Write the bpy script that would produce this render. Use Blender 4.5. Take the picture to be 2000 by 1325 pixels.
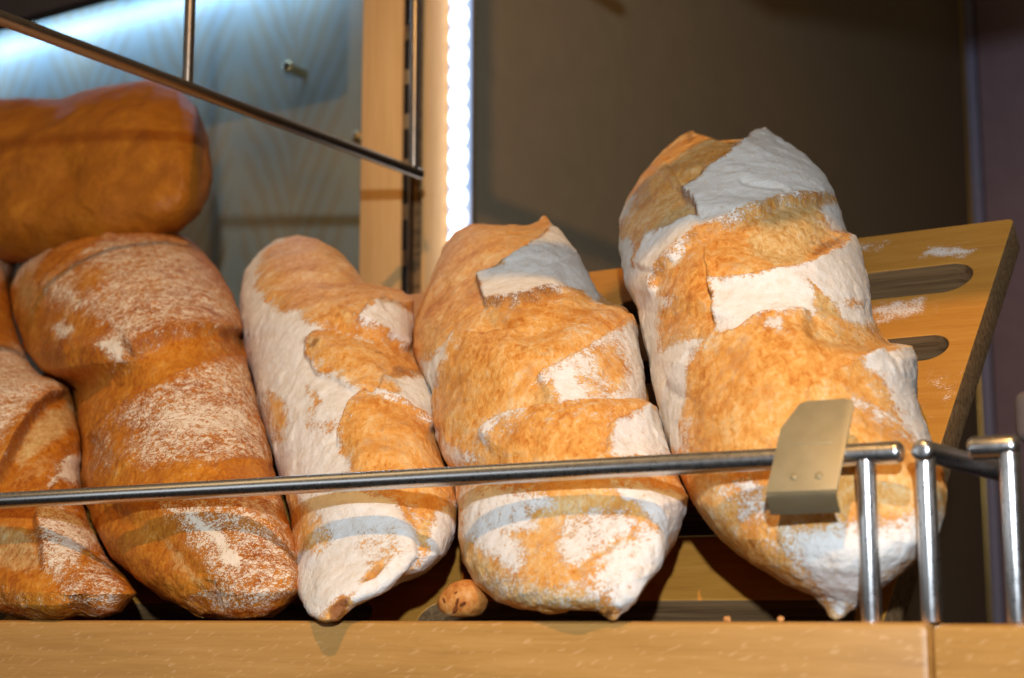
import bpy, bmesh, math, random
import numpy as np
from mathutils import Vector, Matrix

random.seed(4)
rng = np.random.default_rng(4)
for o in list(bpy.data.objects):
    bpy.data.objects.remove(o)
scene = bpy.context.scene
col = scene.collection

# ------------------------------------------------------------------ camera
PITCH = math.radians(9.6)
F = 3200.0                      # focal length in pixels of the 2000 px wide photograph
EYE = Vector((0, 0, 1.25))
cam_data = bpy.data.cameras.new('camera')
cam = bpy.data.objects.new('camera', cam_data)
col.objects.link(cam)
cam.location = EYE
cam.rotation_euler = (math.pi / 2 + PITCH, 0, 0)
cam_data.sensor_width = 36.0
cam_data.lens = 36.0 * F / 2000.0
cam_data.clip_start = 0.01
cam_data.clip_end = 60
cam_data.dof.use_dof = True
cam_data.dof.focus_distance = 1.13
cam_data.dof.aperture_fstop = 7.5
scene.camera = cam

# ------------------------------------------------------------------ frame of the display counter
YAW = math.radians(32)
U = np.array([math.cos(YAW), -math.sin(YAW), 0.0])     # along the counter, to the right (and nearer)
V = np.array([math.sin(YAW), math.cos(YAW), 0.0])      # into the counter
W = np.array([0.0, 0.0, 1.0])
E0 = np.array(EYE)


def ray(x, y):
    x = np.asarray(x, float); y = np.asarray(y, float)
    X = (x - 1000) / F; Y = (662.5 - y) / F
    c, s = math.cos(PITCH), math.sin(PITCH)
    return np.stack([X, c - Y * s, s + Y * c], axis=-1)


def project(p):
    q = p - E0
    c, s = math.cos(PITCH), math.sin(PITCH)
    d = q[..., 1] * c + q[..., 2] * s
    up = -q[..., 1] * s + q[..., 2] * c
    return 1000 + F * q[..., 0] / d, 662.5 - F * up / d


def D(u, v, w):
    return E0 + U * u + V * v + W * w


def on_v(x, y, v):
    d = ray(x, y); return E0 + d * (v / (d @ V))


def on_u(x, y, u):
    d = ray(x, y); return E0 + d * (u / (d @ U))


def uvw(p):
    q = np.asarray(p) - E0
    return float(q @ U), float(q @ V), float(q[2])


# ------------------------------------------------------------------ light
world = bpy.data.worlds.new('World')
scene.world = world
world.use_nodes = True
wn = world.node_tree
bg = wn.nodes['Background']
_tc = wn.nodes.new('ShaderNodeTexCoord'); _sx = wn.nodes.new('ShaderNodeSeparateXYZ'); _rp = wn.nodes.new('ShaderNodeValToRGB')
wn.links.new(_tc.outputs['Generated'], _sx.inputs[0])
_mr = wn.nodes.new('ShaderNodeMapRange'); _mr.inputs['From Min'].default_value = -1; _mr.inputs['From Max'].default_value = 1
wn.links.new(_sx.outputs['Z'], _mr.inputs['Value']); wn.links.new(_mr.outputs['Result'], _rp.inputs['Fac'])
_e = _rp.color_ramp.elements
_e[0].position = 0.45; _e[0].color = (0.030, 0.024, 0.020, 1)          # dim shop floor
_e[1].position = 0.80; _e[1].color = (0.52, 0.38, 0.24, 1)             # warm lit ceiling
wn.links.new(_rp.outputs['Color'], bg.inputs['Color'])
bg.inputs['Strength'].default_value = 0.24


def light(name, kind, loc, energy, color, size, target=None, spot=None):
    l = bpy.data.lights.new(name, kind)
    l.energy = energy; l.color = color
    if kind in ('POINT', 'SPOT'):
        l.shadow_soft_size = size
    if kind == 'SPOT':
        l.spot_size = spot; l.spot_blend = 0.4
    o = bpy.data.objects.new(name, l); col.objects.link(o)
    o.location = loc
    if target is not None:
        o.rotation_euler = (Vector(target) - Vector(loc)).to_track_quat('-Z', 'Y').to_euler()
    return o


LAMP = np.array([-0.10, 0.12, 2.42])
light('ceiling_spot', 'SPOT', LAMP, 48, (1.0, 0.56, 0.18), 0.015, D(-0.6, 1.05, 0.1), math.radians(95))
light('camera_flash', 'POINT', np.array([0.0, -0.40, 1.56]), 78.0, (0.80, 0.92, 1.06), 0.02)



def area(name, loc, target, sx, sy, energy, color):
    l = bpy.data.lights.new(name, 'AREA'); l.shape = 'RECTANGLE'; l.size = sx; l.size_y = sy
    l.energy = energy; l.color = color
    o = bpy.data.objects.new(name, l); col.objects.link(o)
    o.location = loc
    o.rotation_euler = (Vector(target) - Vector(loc)).to_track_quat('-Z', 'Y').to_euler()
    return o


# cool and warm area lights added out of view for streaks on the steel rails
area('cool_streak_light', (-2.4, 0.1, 1.62), (-0.05, 0.95, 1.33), 1.6, 0.7, 4.5, (0.80, 0.90, 1.0))
area('warm_streak_light', (-1.37, 1.10, 2.85), (-0.05, 0.95, 1.33), 0.45, 1.3, 3.0, (1.0, 0.70, 0.36))

scene.view_settings.view_transform = 'Standard'
scene.view_settings.look = 'None'
scene.view_settings.exposure = 0.02
scene.view_settings.gamma = 1.0
scene.view_settings.use_curve_mapping = False
scene.render.engine = 'CYCLES'
scene.render.resolution_x = 1024
scene.render.resolution_y = 678


# ------------------------------------------------------------------ helpers
def tag(o, label=None, cat=None, group=None, kind=None):
    if label: o['label'] = label
    if cat: o['category'] = cat
    if group: o['group'] = group
    if kind: o['kind'] = kind
    return o


def basis(x, y, z, loc):
    m = Matrix.Identity(4)
    for i in range(3):
        m[i][0] = x[i]; m[i][1] = y[i]; m[i][2] = z[i]; m[i][3] = loc[i]
    return m


def frame_at(loc):
    """local X along the counter, Y into it, Z up"""
    return basis(U, V, W, loc)


def link(name, me, mat, parent=None, mw=None):
    o = bpy.data.objects.new(name, me)
    col.objects.link(o)
    if mat is not None:
        me.materials.append(mat)
    if parent is not None:
        o.parent = parent
    if mw is not None:
        o.matrix_world = mw if parent is None else mw
        if parent is not None:
            o.matrix_parent_inverse = Matrix.Identity(4)
            o.matrix_basis = parent.matrix_world.inverted() @ mw
    return o


def empty(name, mw):
    o = bpy.data.objects.new(name, None); col.objects.link(o)
    o.empty_display_size = 0.02
    o.matrix_world = mw
    return o


def box_mesh(name, x0, x1, y0, y1, z0, z1, bevel=0.0, seg=2):
    bm = bmesh.new()
    bmesh.ops.create_cube(bm, size=1)
    for v in bm.verts:
        v.co = Vector(((x0 + x1) / 2 + v.co.x * (x1 - x0), (y0 + y1) / 2 + v.co.y * (y1 - y0), (z0 + z1) / 2 + v.co.z * (z1 - z0)))
    if bevel > 0:
        bmesh.ops.bevel(bm, geom=bm.edges[:], offset=bevel, segments=seg, profile=0.5, affect='EDGES')
    me = bpy.data.meshes.new(name); bm.to_mesh(me); bm.free()
    if bevel > 0:
        for p in me.polygons: p.use_smooth = True
        smooth_angle(me)
    return me


def smooth_angle(me, ang=35):
    try:
        me.set_sharp_from_angle(angle=math.radians(ang))
    except Exception:
        pass


def rod_mesh(name, p0, p1, r, seg=32, rnd=0.0, steps=4):
    """capsule-ended rod between two local points; rnd = rounding radius of the end edges"""
    p0, p1 = Vector(p0), Vector(p1)
    ax = (p1 - p0); L = ax.length; ax.normalize()
    q = Vector((0, 0, 1)).rotation_difference(ax)
    prof = []
    rnd = min(rnd, r)
    prof.append((0.0, 0.0))
    for i in range(steps + 1):
        a = math.pi / 2 * i / steps
        prof.append((r - rnd + rnd * math.sin(a), rnd - rnd * math.cos(a)))
    for i in range(steps + 1):
        a = math.pi / 2 * (1 - i / steps)
        prof.append((r - rnd + rnd * math.sin(a), L - rnd + rnd * math.cos(a)))
    prof.append((0.0, L))
    bm = bmesh.new(); rings = []
    for (rr, z) in prof:
        if rr < 1e-7:
            rings.append([bm.verts.new(p0 + q @ Vector((0, 0, z)))])
        else:
            rings.append([bm.verts.new(p0 + q @ Vector((rr * math.cos(2 * math.pi * k / seg), rr * math.sin(2 * math.pi * k / seg), z))) for k in range(seg)])
    for a, b in zip(rings[:-1], rings[1:]):
        for k in range(seg):
            k2 = (k + 1) % seg
            if len(a) == 1:
                bm.faces.new((a[0], b[k2], b[k]))
            elif len(b) == 1:
                bm.faces.new((a[k], a[k2], b[0]))
            else:
                bm.faces.new((a[k], a[k2], b[k2], b[k]))
    bmesh.ops.remove_doubles(bm, verts=bm.verts[:], dist=1e-7)
    bmesh.ops.recalc_face_normals(bm, faces=bm.faces[:])
    me = bpy.data.meshes.new(name); bm.to_mesh(me); bm.free()
    for p in me.polygons: p.use_smooth = True
    smooth_angle(me, 50)
    return me


def prism_mesh(name, pts, depth, bevel=0.0):
    """polygon in local XY extruded along Z from 0 to depth"""
    bm = bmesh.new()
    f = bm.faces.new([bm.verts.new((x, y, 0)) for x, y in pts])
    r = bmesh.ops.extrude_face_region(bm, geom=[f])
    for v in r['geom']:
        if isinstance(v, bmesh.types.BMVert): v.co.z += depth
    bmesh.ops.recalc_face_normals(bm, faces=bm.faces[:])
    if bevel:
        bmesh.ops.bevel(bm, geom=bm.edges[:], offset=bevel, segments=2, profile=0.5, affect='EDGES')
    me = bpy.data.meshes.new(name); bm.to_mesh(me); bm.free()
    if bevel:
        for p in me.polygons: p.use_smooth = True
        smooth_angle(me)
    return me


# ------------------------------------------------------------------ materials
class NT:
    def __init__(self, name):
        self.m = bpy.data.materials.new(name); self.m.use_nodes = True
        self.t = self.m.node_tree; self.p = self.t.nodes['Principled BSDF']

    def n(self, kind, **kw):
        x = self.t.nodes.new(kind)
        for k, v in kw.items():
            if k in x.inputs.keys() if isinstance(k, str) else False:
                x.inputs[k].default_value = v
            else:
                setattr(x, k, v)
        return x

    def l(self, a, b):
        self.t.links.new(a, b)

    def val(self, node, **kw):
        for k, v in kw.items():
            node.inputs[k.replace('_', ' ')].default_value = v
        return node

    def coord(self, scale=(1, 1, 1), out='Object', rot=(0, 0, 0)):
        tc = self.n('ShaderNodeTexCoord'); mp = self.n('ShaderNodeMapping')
        mp.inputs['Scale'].default_value = scale; mp.inputs['Rotation'].default_value = rot
        self.l(tc.outputs[out], mp.inputs['Vector'])
        return mp.outputs['Vector']

    def noise(self, vec, scale, detail=4, rough=0.55, dist=0.0):
        x = self.n('ShaderNodeTexNoise')
        x.inputs['Scale'].default_value = scale; x.inputs['Detail'].default_value = detail
        x.inputs['Roughness'].default_value = rough; x.inputs['Distortion'].default_value = dist
        self.l(vec, x.inputs['Vector'])
        return x.outputs['Fac']

    def math(self, op, a, b=None, c=None, clamp=False):
        x = self.n('ShaderNodeMath'); x.operation = op; x.use_clamp = clamp
        for i, q in enumerate((a, b, c)):
            if q is None: continue
            if isinstance(q, (int, float)): x.inputs[i].default_value = q
            else: self.l(q, x.inputs[i])
        return x.outputs[0]

    def mapr(self, v, a, b, c=0.0, d=1.0, smooth=True):
        x = self.n('ShaderNodeMapRange'); x.interpolation_type = 'SMOOTHSTEP' if smooth else 'LINEAR'
        x.inputs['From Min'].default_value = a; x.inputs['From Max'].default_value = b
        x.inputs['To Min'].default_value = c; x.inputs['To Max'].default_value = d
        self.l(v, x.inputs['Value'])
        return x.outputs['Result']

    def ramp(self, v, stops):
        x = self.n('ShaderNodeValToRGB')
        el = x.color_ramp.elements
        while len(el) < len(stops): el.new(0.5)
        for e, (p, c) in zip(el, stops):
            e.position = p; e.color = (*c, 1)
        self.l(v, x.inputs['Fac'])
        return x.outputs['Color']

    def mix(self, f, a, b, mode='MIX'):
        x = self.n('ShaderNodeMix'); x.data_type = 'RGBA'; x.blend_type = mode
        if isinstance(f, (int, float)): x.inputs[0].default_value = f
        else: self.l(f, x.inputs[0])
        for i, q in ((6, a), (7, b)):
            if isinstance(q, tuple): x.inputs[i].default_value = (*q, 1)
            else: self.l(q, x.inputs[i])
        return x.outputs[2]

    def attr(self, name):
        x = self.n('ShaderNodeAttribute'); x.attribute_name = name
        return x.outputs['Fac']

    def bump(self, h, strength, dist):
        x = self.n('ShaderNodeBump'); x.inputs['Strength'].default_value = strength; x.inputs['Distance'].default_value = dist
        self.l(h, x.inputs['Height']); self.l(x.outputs['Normal'], self.p.inputs['Normal'])

    def set(self, **kw):
        for k, v in kw.items():
            k = k.replace('_', ' ')
            if isinstance(v, (int, float)): self.p.inputs[k].default_value = v
            elif isinstance(v, tuple): self.p.inputs[k].default_value = (*v, 1) if len(v) == 3 else v
            else: self.l(v, self.p.inputs[k])


def bread_material(name, crust=None, flour_col=(0.80, 0.745, 0.66), dusty=0.0, crackle=0.5):
    t = NT(name)
    v = t.coord()
    n1 = t.noise(v, 55, 3, 0.6, 0.3)
    n2 = t.noise(v, 640, 3, 0.72)
    n3 = t.noise(v, 130, 4, 0.68, 0.4)
    n0 = t.noise(v, 18, 1, 0.5)
    # fibrous streaks across the loaf
    sv = t.coord((1.0, 0.35, 0.6), rot=(0.3, 0.2, 0.5))
    n4 = t.noise(sv, 260, 3, 0.6, 0.8)
    crust = crust or [(0.22, (0.34, 0.092, 0.014)), (0.36, (0.60, 0.218, 0.034)), (0.52, (0.77, 0.378, 0.090)), (0.72, (0.86, 0.60, 0.29))]
    mixv = t.math('ADD', t.math('MULTIPLY', n1, 0.25), t.math('ADD', t.math('MULTIPLY', n3, 0.30), t.math('MULTIPLY', n4, 0.45)))
    mixv = t.math('ADD', mixv, t.math('MULTIPLY', t.math('SUBTRACT', n0, 0.5), 0.30))
    mixv = t.math('MULTIPLY_ADD', t.math('SUBTRACT', mixv, 0.5), 1.35, 0.54)
    c = t.ramp(mixv, crust)
    # ruddier baked zones
    n5 = t.noise(v, 24, 3, 0.62, 0.8)
    c = t.mix(t.mapr(t.math('ADD', n5, t.math('MULTIPLY', t.math('SUBTRACT', n4, 0.5), 0.5)), 0.50, 0.72, 0.0, 0.62), c, t.mix(n2, (0.36, 0.10, 0.012), (0.62, 0.22, 0.030)))
    pale = t.attr('pale'); dark = t.attr('dark'); fl = t.attr('flour')
    # pale torn crumb
    pm = t.mapr(t.math('ADD', pale, t.math('MULTIPLY', t.math('SUBTRACT', n3, 0.5), 0.9)), 0.12, 0.70)
    palec = t.ramp(n4, [(0.3, (0.50, 0.27, 0.075)), (0.55, (0.70, 0.48, 0.20)), (0.75, (0.74, 0.60, 0.36))])
    c = t.mix(t.math('MULTIPLY', pm, 0.85), c, palec)
    # dark baked edges
    dm = t.mapr(t.math('ADD', dark, t.math('MULTIPLY', t.math('SUBTRACT', n3, 0.5), 0.8)), 0.2, 0.95)
    c = t.mix(t.math('MULTIPLY', dm, 0.88), c, t.ramp(n2, [(0.3, (0.10, 0.025, 0.006)), (0.7, (0.30, 0.09, 0.018))]))
    # flour
    cvv = t.coord((0.75, 1.0, 1.35))
    cn = t.noise(cvv, 150, 3, 0.55, 0.6)
    crack = t.mapr(t.math('ABSOLUTE', t.math('SUBTRACT', cn, 0.5)), 0.0, 0.035, 1.0, 0.0)
    cn2 = t.noise(cvv, 260, 2, 0.55, 0.4)
    crack = t.math('MAXIMUM', crack, t.mapr(t.math('ABSOLUTE', t.math('SUBTRACT', cn2, 0.52)), 0.0, 0.03, 0.8, 0.0))
    # cracks show where the flour coat is thin, not on the thick white coat
    thin = t.mapr(fl, 0.70, 0.98, 1.0, 0.06)
    s = t.math('ADD', fl, t.math('MULTIPLY', t.math('SUBTRACT', n2, 0.5), 1.5))
    s = t.math('ADD', s, t.math('MULTIPLY', t.math('SUBTRACT', n1, 0.5), 0.55))
    s = t.math('ADD', s, t.math('MULTIPLY', t.math('SUBTRACT', n3, 0.5), 1.05))
    s = t.math('ADD', s, dusty)
    s = t.math('SUBTRACT', s, t.math('MULTIPLY', t.math('MULTIPLY', crack, thin), crackle))
    m = t.mapr(s, 0.41, 0.66)
    m = t.math('MULTIPLY', m, t.mapr(fl, 0.0, 0.8, 0.60, 0.96))
    fc = t.ramp(n3, [(0.28, (flour_col[0] * 0.90, flour_col[1] * 0.83, flour_col[2] * 0.74)), (0.55, flour_col)])
    c = t.mix(m, c, fc)
    t.set(Base_Color=c, Roughness=t.mapr(m, 0, 1, 0.50, 0.95, False), Specular_IOR_Level=t.mapr(m, 0, 1, 0.28, 0.05, False))
    h = t.math('ADD', t.math('MULTIPLY', n2, 0.6), t.math('MULTIPLY', n3, 0.9))
    h = t.math('ADD', h, t.math('MULTIPLY', t.math('MULTIPLY', n4, t.mapr(fl, 0.2, 0.7, 1.0, 0.25)), 0.8))
    h = t.math('ADD', h, t.math('MULTIPLY', m, 0.25))
    t.bump(h, 0.75, 0.0014)
    t.set(Subsurface_Weight=0.0)
    return t.m


def wood_material(name, c0, c1, c2, grain=(3, 60, 60), rough=0.45, flecks=0.0, fleck_scale=(30, 260, 260), fleck_col=(0.70, 0.42, 0.2), spec=0.35, flour=False):
    t = NT(name)
    v = t.coord(grain)
    a = t.noise(v, 3.0, 5, 0.6, 0.6)
    b = t.noise(v, 14.0, 4, 0.6, 0.2)
    k = t.math('ADD', t.math('MULTIPLY', a, 0.7), t.math('MULTIPLY', b, 0.3))
    c = t.ramp(k, [(0.30, c0), (0.50, c1), (0.72, c2)])
    if flecks:
        fr = t.coord(rot=(0, 0.36, 0)); fm = t.n('ShaderNodeMapping'); fm.inputs['Scale'].default_value = fleck_scale
        t.l(fr, fm.inputs['Vector']); fv = fm.outputs['Vector']
        fn = t.noise(fv, 1.0, 1.5, 0.5)
        c = t.mix(t.mapr(fn, 0.60, 0.70, 0, flecks), c, fleck_col)
    rr = rough
    if flour:
        fa = t.attr('flour'); vv = t.coord()
        n = t.noise(vv, 700, 3, 0.7); n2 = t.noise(vv, 90, 4, 0.6)
        s = t.math('ADD', fa, t.math('ADD', t.math('MULTIPLY', t.math('SUBTRACT', n, 0.5), 1.3), t.math('MULTIPLY', t.math('SUBTRACT', n2, 0.5), 0.9)))
        m = t.mapr(s, 0.48, 0.72)
        c = t.mix(t.math('MULTIPLY', m, 0.85), c, (0.78, 0.72, 0.65))
    t.set(Base_Color=c, Roughness=rr, Specular_IOR_Level=spec)
    t.bump(b, 0.12, 0.0008)
    return t.m


def plain(name, colr, rough=0.5, metal=0.0, spec=0.4, var=0.08, scale=40, bump=0.05):
    t = NT(name)
    v = t.coord()
    n = t.noise(v, scale, 4, 0.6)
    t.set(Base_Color=t.ramp(n, [(0.3, tuple(x * (1 - var) for x in colr)), (0.7, tuple(min(1, x * (1 + var)) for x in colr))]),
          Metallic=metal, Specular_IOR_Level=spec, Roughness=t.mapr(n, 0.3, 0.7, rough * 0.9, rough * 1.1, False))
    if bump: t.bump(n, bump, 0.0005)
    return t.m


def emission(name, colr, strength):
    m = bpy.data.materials.new(name); m.use_nodes = True
    p = m.node_tree.nodes['Principled BSDF']
    p.inputs['Base Color'].default_value = (*colr, 1)
    p.inputs['Emission Color'].default_value = (*colr, 1)
    p.inputs['Emission Strength'].default_value = strength
    return m


M_WOOD_FRONT = wood_material('beech_front', (0.37, 0.180, 0.038), (0.455, 0.230, 0.055), (0.53, 0.28, 0.08), (2.5, 40, 45), 0.42, 0.34, (105, 300, 420))
M_WOOD_BOARD = wood_material('beech_board', (0.42, 0.170, 0.024), (0.50, 0.220, 0.033), (0.57, 0.265, 0.05), (4, 40, 40), 0.5, flour=True)
M_WOOD_EDGE = wood_material('ply_edge', (0.06, 0.028, 0.010), (0.22, 0.120, 0.048), (0.38, 0.23, 0.105), (1.5, 75, 75), 0.6)
M_WOOD_PILLAR = wood_material('pale_pillar', (0.66, 0.37, 0.14), (0.74, 0.43, 0.17), (0.80, 0.49, 0.21), (30, 30, 2), 0.5)
M_STEEL = plain('brushed_steel', (0.72, 0.69, 0.66), 0.29, 1.0, 0.5, 0.05, 300, 0.03)
M_STEEL_DARK = plain('dark_steel', (0.30, 0.25, 0.20), 0.34, 1.0, 0.5, 0.08, 200, 0.03)
M_CLIP = plain('satin_clip_metal', (0.40, 0.325, 0.185), 0.58, 0.6, 0.5, 0.07, 60, 0.03)
M_BROWN = plain('brown_side_panel', (0.245, 0.190, 0.120), 0.75, 0.0, 0.15, 0.05, 25, 0.02)
M_GOLD = plain('gold_edge', (0.45, 0.30, 0.08), 0.35, 0.8, 0.5, 0.05)
M_BLUE_STRIP = plain('slate_blue_strip', (0.30, 0.29, 0.42), 0.5, 0.0, 0.3, 0.06)
M_PURPLE = plain('purple_grey_door', (0.34, 0.235, 0.27), 0.5, 0.0, 0.3, 0.06)
M_BLACK = plain('black_gap', (0.012, 0.010, 0.010), 0.6, 0.0, 0.2)
M_DARKTRIM = plain('dark_fascia', (0.030, 0.022, 0.020), 0.5, 0.0, 0.3)
M_KNOB = plain('brass_standoff', (0.55, 0.40, 0.20), 0.22, 1.0)
M_BLOCK = plain('dark_brown_block', (0.10, 0.075, 0.065), 0.6, 0.0, 0.3)


def leaf_panel_material():
    t = NT('leaf_wall_panel')
    tc = t.n('ShaderNodeTexCoord'); sx = t.n('ShaderNodeSeparateXYZ'); t.l(tc.outputs['Object'], sx.inputs[0])
    v = t.coord()
    wob = t.noise(v, 9, 3, 0.55)
    x = t.math('ADD', sx.outputs['X'], t.math('MULTIPLY', wob, 0.035))
    fx = t.math('FRACT', t.math('DIVIDE', x, 0.20))
    ax = t.math('ABSOLUTE', t.math('SUBTRACT', fx, 0.5))           # 0 at the stem
    ph = t.math('SUBTRACT', t.math('MULTIPLY', sx.outputs['Z'], 17.0), t.math('MULTIPLY', t.math('POWER', ax, 0.8), 6.5))
    ph = t.math('ADD', ph, t.math('MULTIPLY', wob, 0.5))
    fr = t.math('ABSOLUTE', t.math('SUBTRACT', t.math('FRACT', ph), 0.5))
    leaf = t.mapr(fr, 0.08, 0.42, 1.0, 0.0)
    leaf = t.math('MULTIPLY', leaf, t.mapr(ax, 0.40, 0.48, 1.0, 0.0))
    stem = t.mapr(ax, 0.0, 0.03, 1.0, 0.0)
    leaf = t.math('MAXIMUM', leaf, stem)
    n = t.noise(v, 6, 3, 0.5)
    base = t.ramp(n, [(0.35, (0.155, 0.19, 0.18)), (0.65, (0.235, 0.23, 0.175))])
    lc = t.ramp(n, [(0.35, (0.14, 0.095, 0.04)), (0.65, (0.25, 0.16, 0.055))])
    c = t.mix(t.math('MULTIPLY', leaf, 0.38), base, lc)
    t.set(Base_Color=c, Roughness=0.42, Specular_IOR_Level=0.4)
    return t.m


M_LEAF = leaf_panel_material()


# ------------------------------------------------------------------ numpy noise
def _hash(ix, iy, iz, seed):
    h = (ix * 374761393 + iy * 668265263 + iz * 2147483647 + seed * 1274126177) & 0xFFFFFFFF
    h = ((h ^ (h >> 13)) * 1274126177) & 0xFFFFFFFF
    h = (h ^ (h >> 16)) & 0xFFFFFFFF
    return h / 4294967295.0


def vnoise(p, scale, seed=0):
    q = p * scale
    i = np.floor(q).astype(np.int64); f = q - i
    f = f * f * f * (f * (f * 6 - 15) + 10)
    r = 0
    for dx in (0, 1):
        wx = f[..., 0] if dx else 1 - f[..., 0]
        for dy in (0, 1):
            wy = f[..., 1] if dy else 1 - f[..., 1]
            for dz in (0, 1):
                wz = f[..., 2] if dz else 1 - f[..., 2]
                r = r + _hash(i[..., 0] + dx, i[..., 1] + dy, i[..., 2] + dz, seed) * wx * wy * wz
    return r * 2 - 1


def fbm(p, scale, octv=4, seed=0, gain=0.55):
    a, s, r = 1.0, scale, 0
    tot = 0
    for k in range(octv):
        r = r + a * vnoise(p, s, seed + k * 17); tot += a
        a *= gain; s *= 2.03
    return r / tot


def resample(pts, n, sm=5.0):
    p = np.array(pts, float)
    L = np.r_[0, np.cumsum(np.hypot(*(p[1:] - p[:-1]).T))]
    fine = np.linspace(0, L[-1], 1200)
    x = np.interp(fine, L, p[:, 0]); y = np.interp(fine, L, p[:, 1])
    k = max(1, int(sm / (L[-1] / 1200)))
    if k > 1:
        ker = np.hanning(2 * k + 1); ker /= ker.sum()
        def s(a):
            e = np.r_[2 * a[0] - a[k:0:-1], a, 2 * a[-1] - a[-2:-k - 2:-1]]
            return np.convolve(e, ker, 'valid')
        x, y = s(x), s(y)
    i = np.linspace(0, 1199, n)
    return np.stack([np.interp(i, np.arange(1200), x), np.interp(i, np.arange(1200), y)], -1)


def poly_sd(x, y, pts):
    """signed distance in pixels, positive inside"""
    pts = np.array(pts, float)
    d = np.full(x.shape, 1e9); ins = np.zeros(x.shape, bool)
    n = len(pts)
    for i in range(n):
        ax, ay = pts[i]; bx, by = pts[(i + 1) % n]
        ex, ey = bx - ax, by - ay
        t = np.clip(((x - ax) * ex + (y - ay) * ey) / (ex * ex + ey * ey + 1e-9), 0, 1)
        d = np.minimum(d, (x - ax - t * ex) ** 2 + (y - ay - t * ey) ** 2)
        c = ((ay > y) != (by > y))
        if abs(by - ay) > 1e-9:
            ins ^= c & (x < (bx - ax) * (y - ay) / (by - ay) + ax)
    d = np.sqrt(d)
    return np.where(ins, d, -d)


def line_sd(x, y, pts):
    """distance to a polyline, sign (+ on the left-hand side when walking with y down = right side visually), and position 0..1"""
    pts = np.array(pts, float)
    seg = np.hypot(*(pts[1:] - pts[:-1]).T); cum = np.r_[0, np.cumsum(seg)]; tot = cum[-1]
    best = np.full(x.shape, 1e18); sg = np.zeros(x.shape); pos = np.zeros(x.shape)
    for i in range(len(pts) - 1):
        ax, ay = pts[i]; bx, by = pts[i + 1]
        ex, ey = bx - ax, by - ay
        t = np.clip(((x - ax) * ex + (y - ay) * ey) / (ex * ex + ey * ey + 1e-9), 0, 1)
        dd = (x - ax - t * ex) ** 2 + (y - ay - t * ey) ** 2
        m = dd < best
        best = np.where(m, dd, best)
        cr = ex * (y - ay) - ey * (x - ax)
        sg = np.where(m, np.sign(cr), sg)
        pos = np.where(m, (cum[i] + t * seg[i]) / tot, pos)
    return np.sqrt(best), sg, pos


def Z(scale, ox, oy, pts):
    return [(ox + x / scale, oy + y / scale) for x, y in pts]


def sstep(x, a, b):
    t = np.clip((x - a) / (b - a), 0, 1)
    return t * t * (3 - 2 * t)


# ------------------------------------------------------------------ the counter's geometry
RAIL_V = 0.830
RAIL_R = 0.0060
rail_ref = on_v(1400, 903, RAIL_V)
RAIL_W = uvw(rail_ref)[2]
BB = on_v(1725, 1203, 0.932)
BU = uvw(BB)[0]
BT = on_u(1977, 428, BU)
BDIR = (BT - BB); BLEN = np.linalg.norm(BDIR); BDIR = BDIR / BLEN       # up the slope
BN = np.cross(U, BDIR); BN /= np.linalg.norm(BN)                          # out of the slope
if BN @ V > 0: BN = -BN


def board_ab(x, y):
    d = ray(x, y); t = ((BB - E0) @ BN) / (d @ BN)
    p = E0 + d * t - BB
    return float(p @ U), float(p @ BDIR)


# ================================================================== setting behind the counter
PANEL_V = 1.66
PILLAR_V = 1.51
WALL_U = -1.05

# leaf patterned wall panel
pr = uvw(on_v(708, 300, PANEL_V))[0]
o = link('wall_panel', box_mesh('wall_panel', -1.8, 0, 0, 0.012, -0.5, 1.3, 0.002), M_LEAF, None, frame_at(D(pr, PANEL_V, 0)))
tag(o, 'blue-grey wall panel printed with faint palm leaves behind the loaves', 'wall panel')

# dark fascia board and LED bar that lights the panel from above
f0 = on_v(0, 62, PANEL_V - 0.26)
lw = uvw(on_v(0, 68, PANEL_V - 0.04))[2]
fw = uvw(f0)[2]
o = link('fascia_board', box_mesh('fascia_board', -1.6, 0.16, -0.010, 0.010, 0, 0.30, 0.002), M_DARKTRIM, None, frame_at(D(pr, PANEL_V - 0.27, fw)))
tag(o, 'black fascia board in the dark upper left corner', 'fascia board')
bar = empty('led_bar', frame_at(D(pr - 0.8, PANEL_V - 0.04, lw + 0.025)))
link('housing', box_mesh('housing', -0.8, 0.78, -0.012, 0.012, 0.004, 0.014, 0.001), M_DARKTRIM, bar, frame_at(D(pr - 0.8, PANEL_V - 0.04, lw + 0.025)))
M_LED = emission('led_white', (0.72, 0.86, 1.0), 30.0)
M_LED.cycles.emission_sampling = 'NONE'
bead = rod_mesh('light_bead', (0, 0, 0), (0, 0, 0.004), 0.005, 12, 0.003)
for k in range(30):
    link('light_bead', bead if k else bead, None, bar, frame_at(D(pr - 1.56 + k * 0.052, PANEL_V - 0.04, lw + 0.024)))
bead.materials.append(M_LED)
tag(bar, 'cool white light bar glowing along the top of the leaf panel', 'light bar')
la = bpy.data.lights.new('led_bar_light', 'AREA'); la.shape = 'RECTANGLE'; la.size = 1.56; la.size_y = 0.012
la.energy = 4.0; la.color = (0.34, 0.60, 1.0)
lo = bpy.data.objects.new('led_bar_light', la); col.objects.link(lo)
lo.matrix_world = frame_at(D(pr - 0.8, PANEL_V - 0.035, lw + 0.018)) @ Matrix.Rotation(math.radians(28), 4, 'X')

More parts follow.
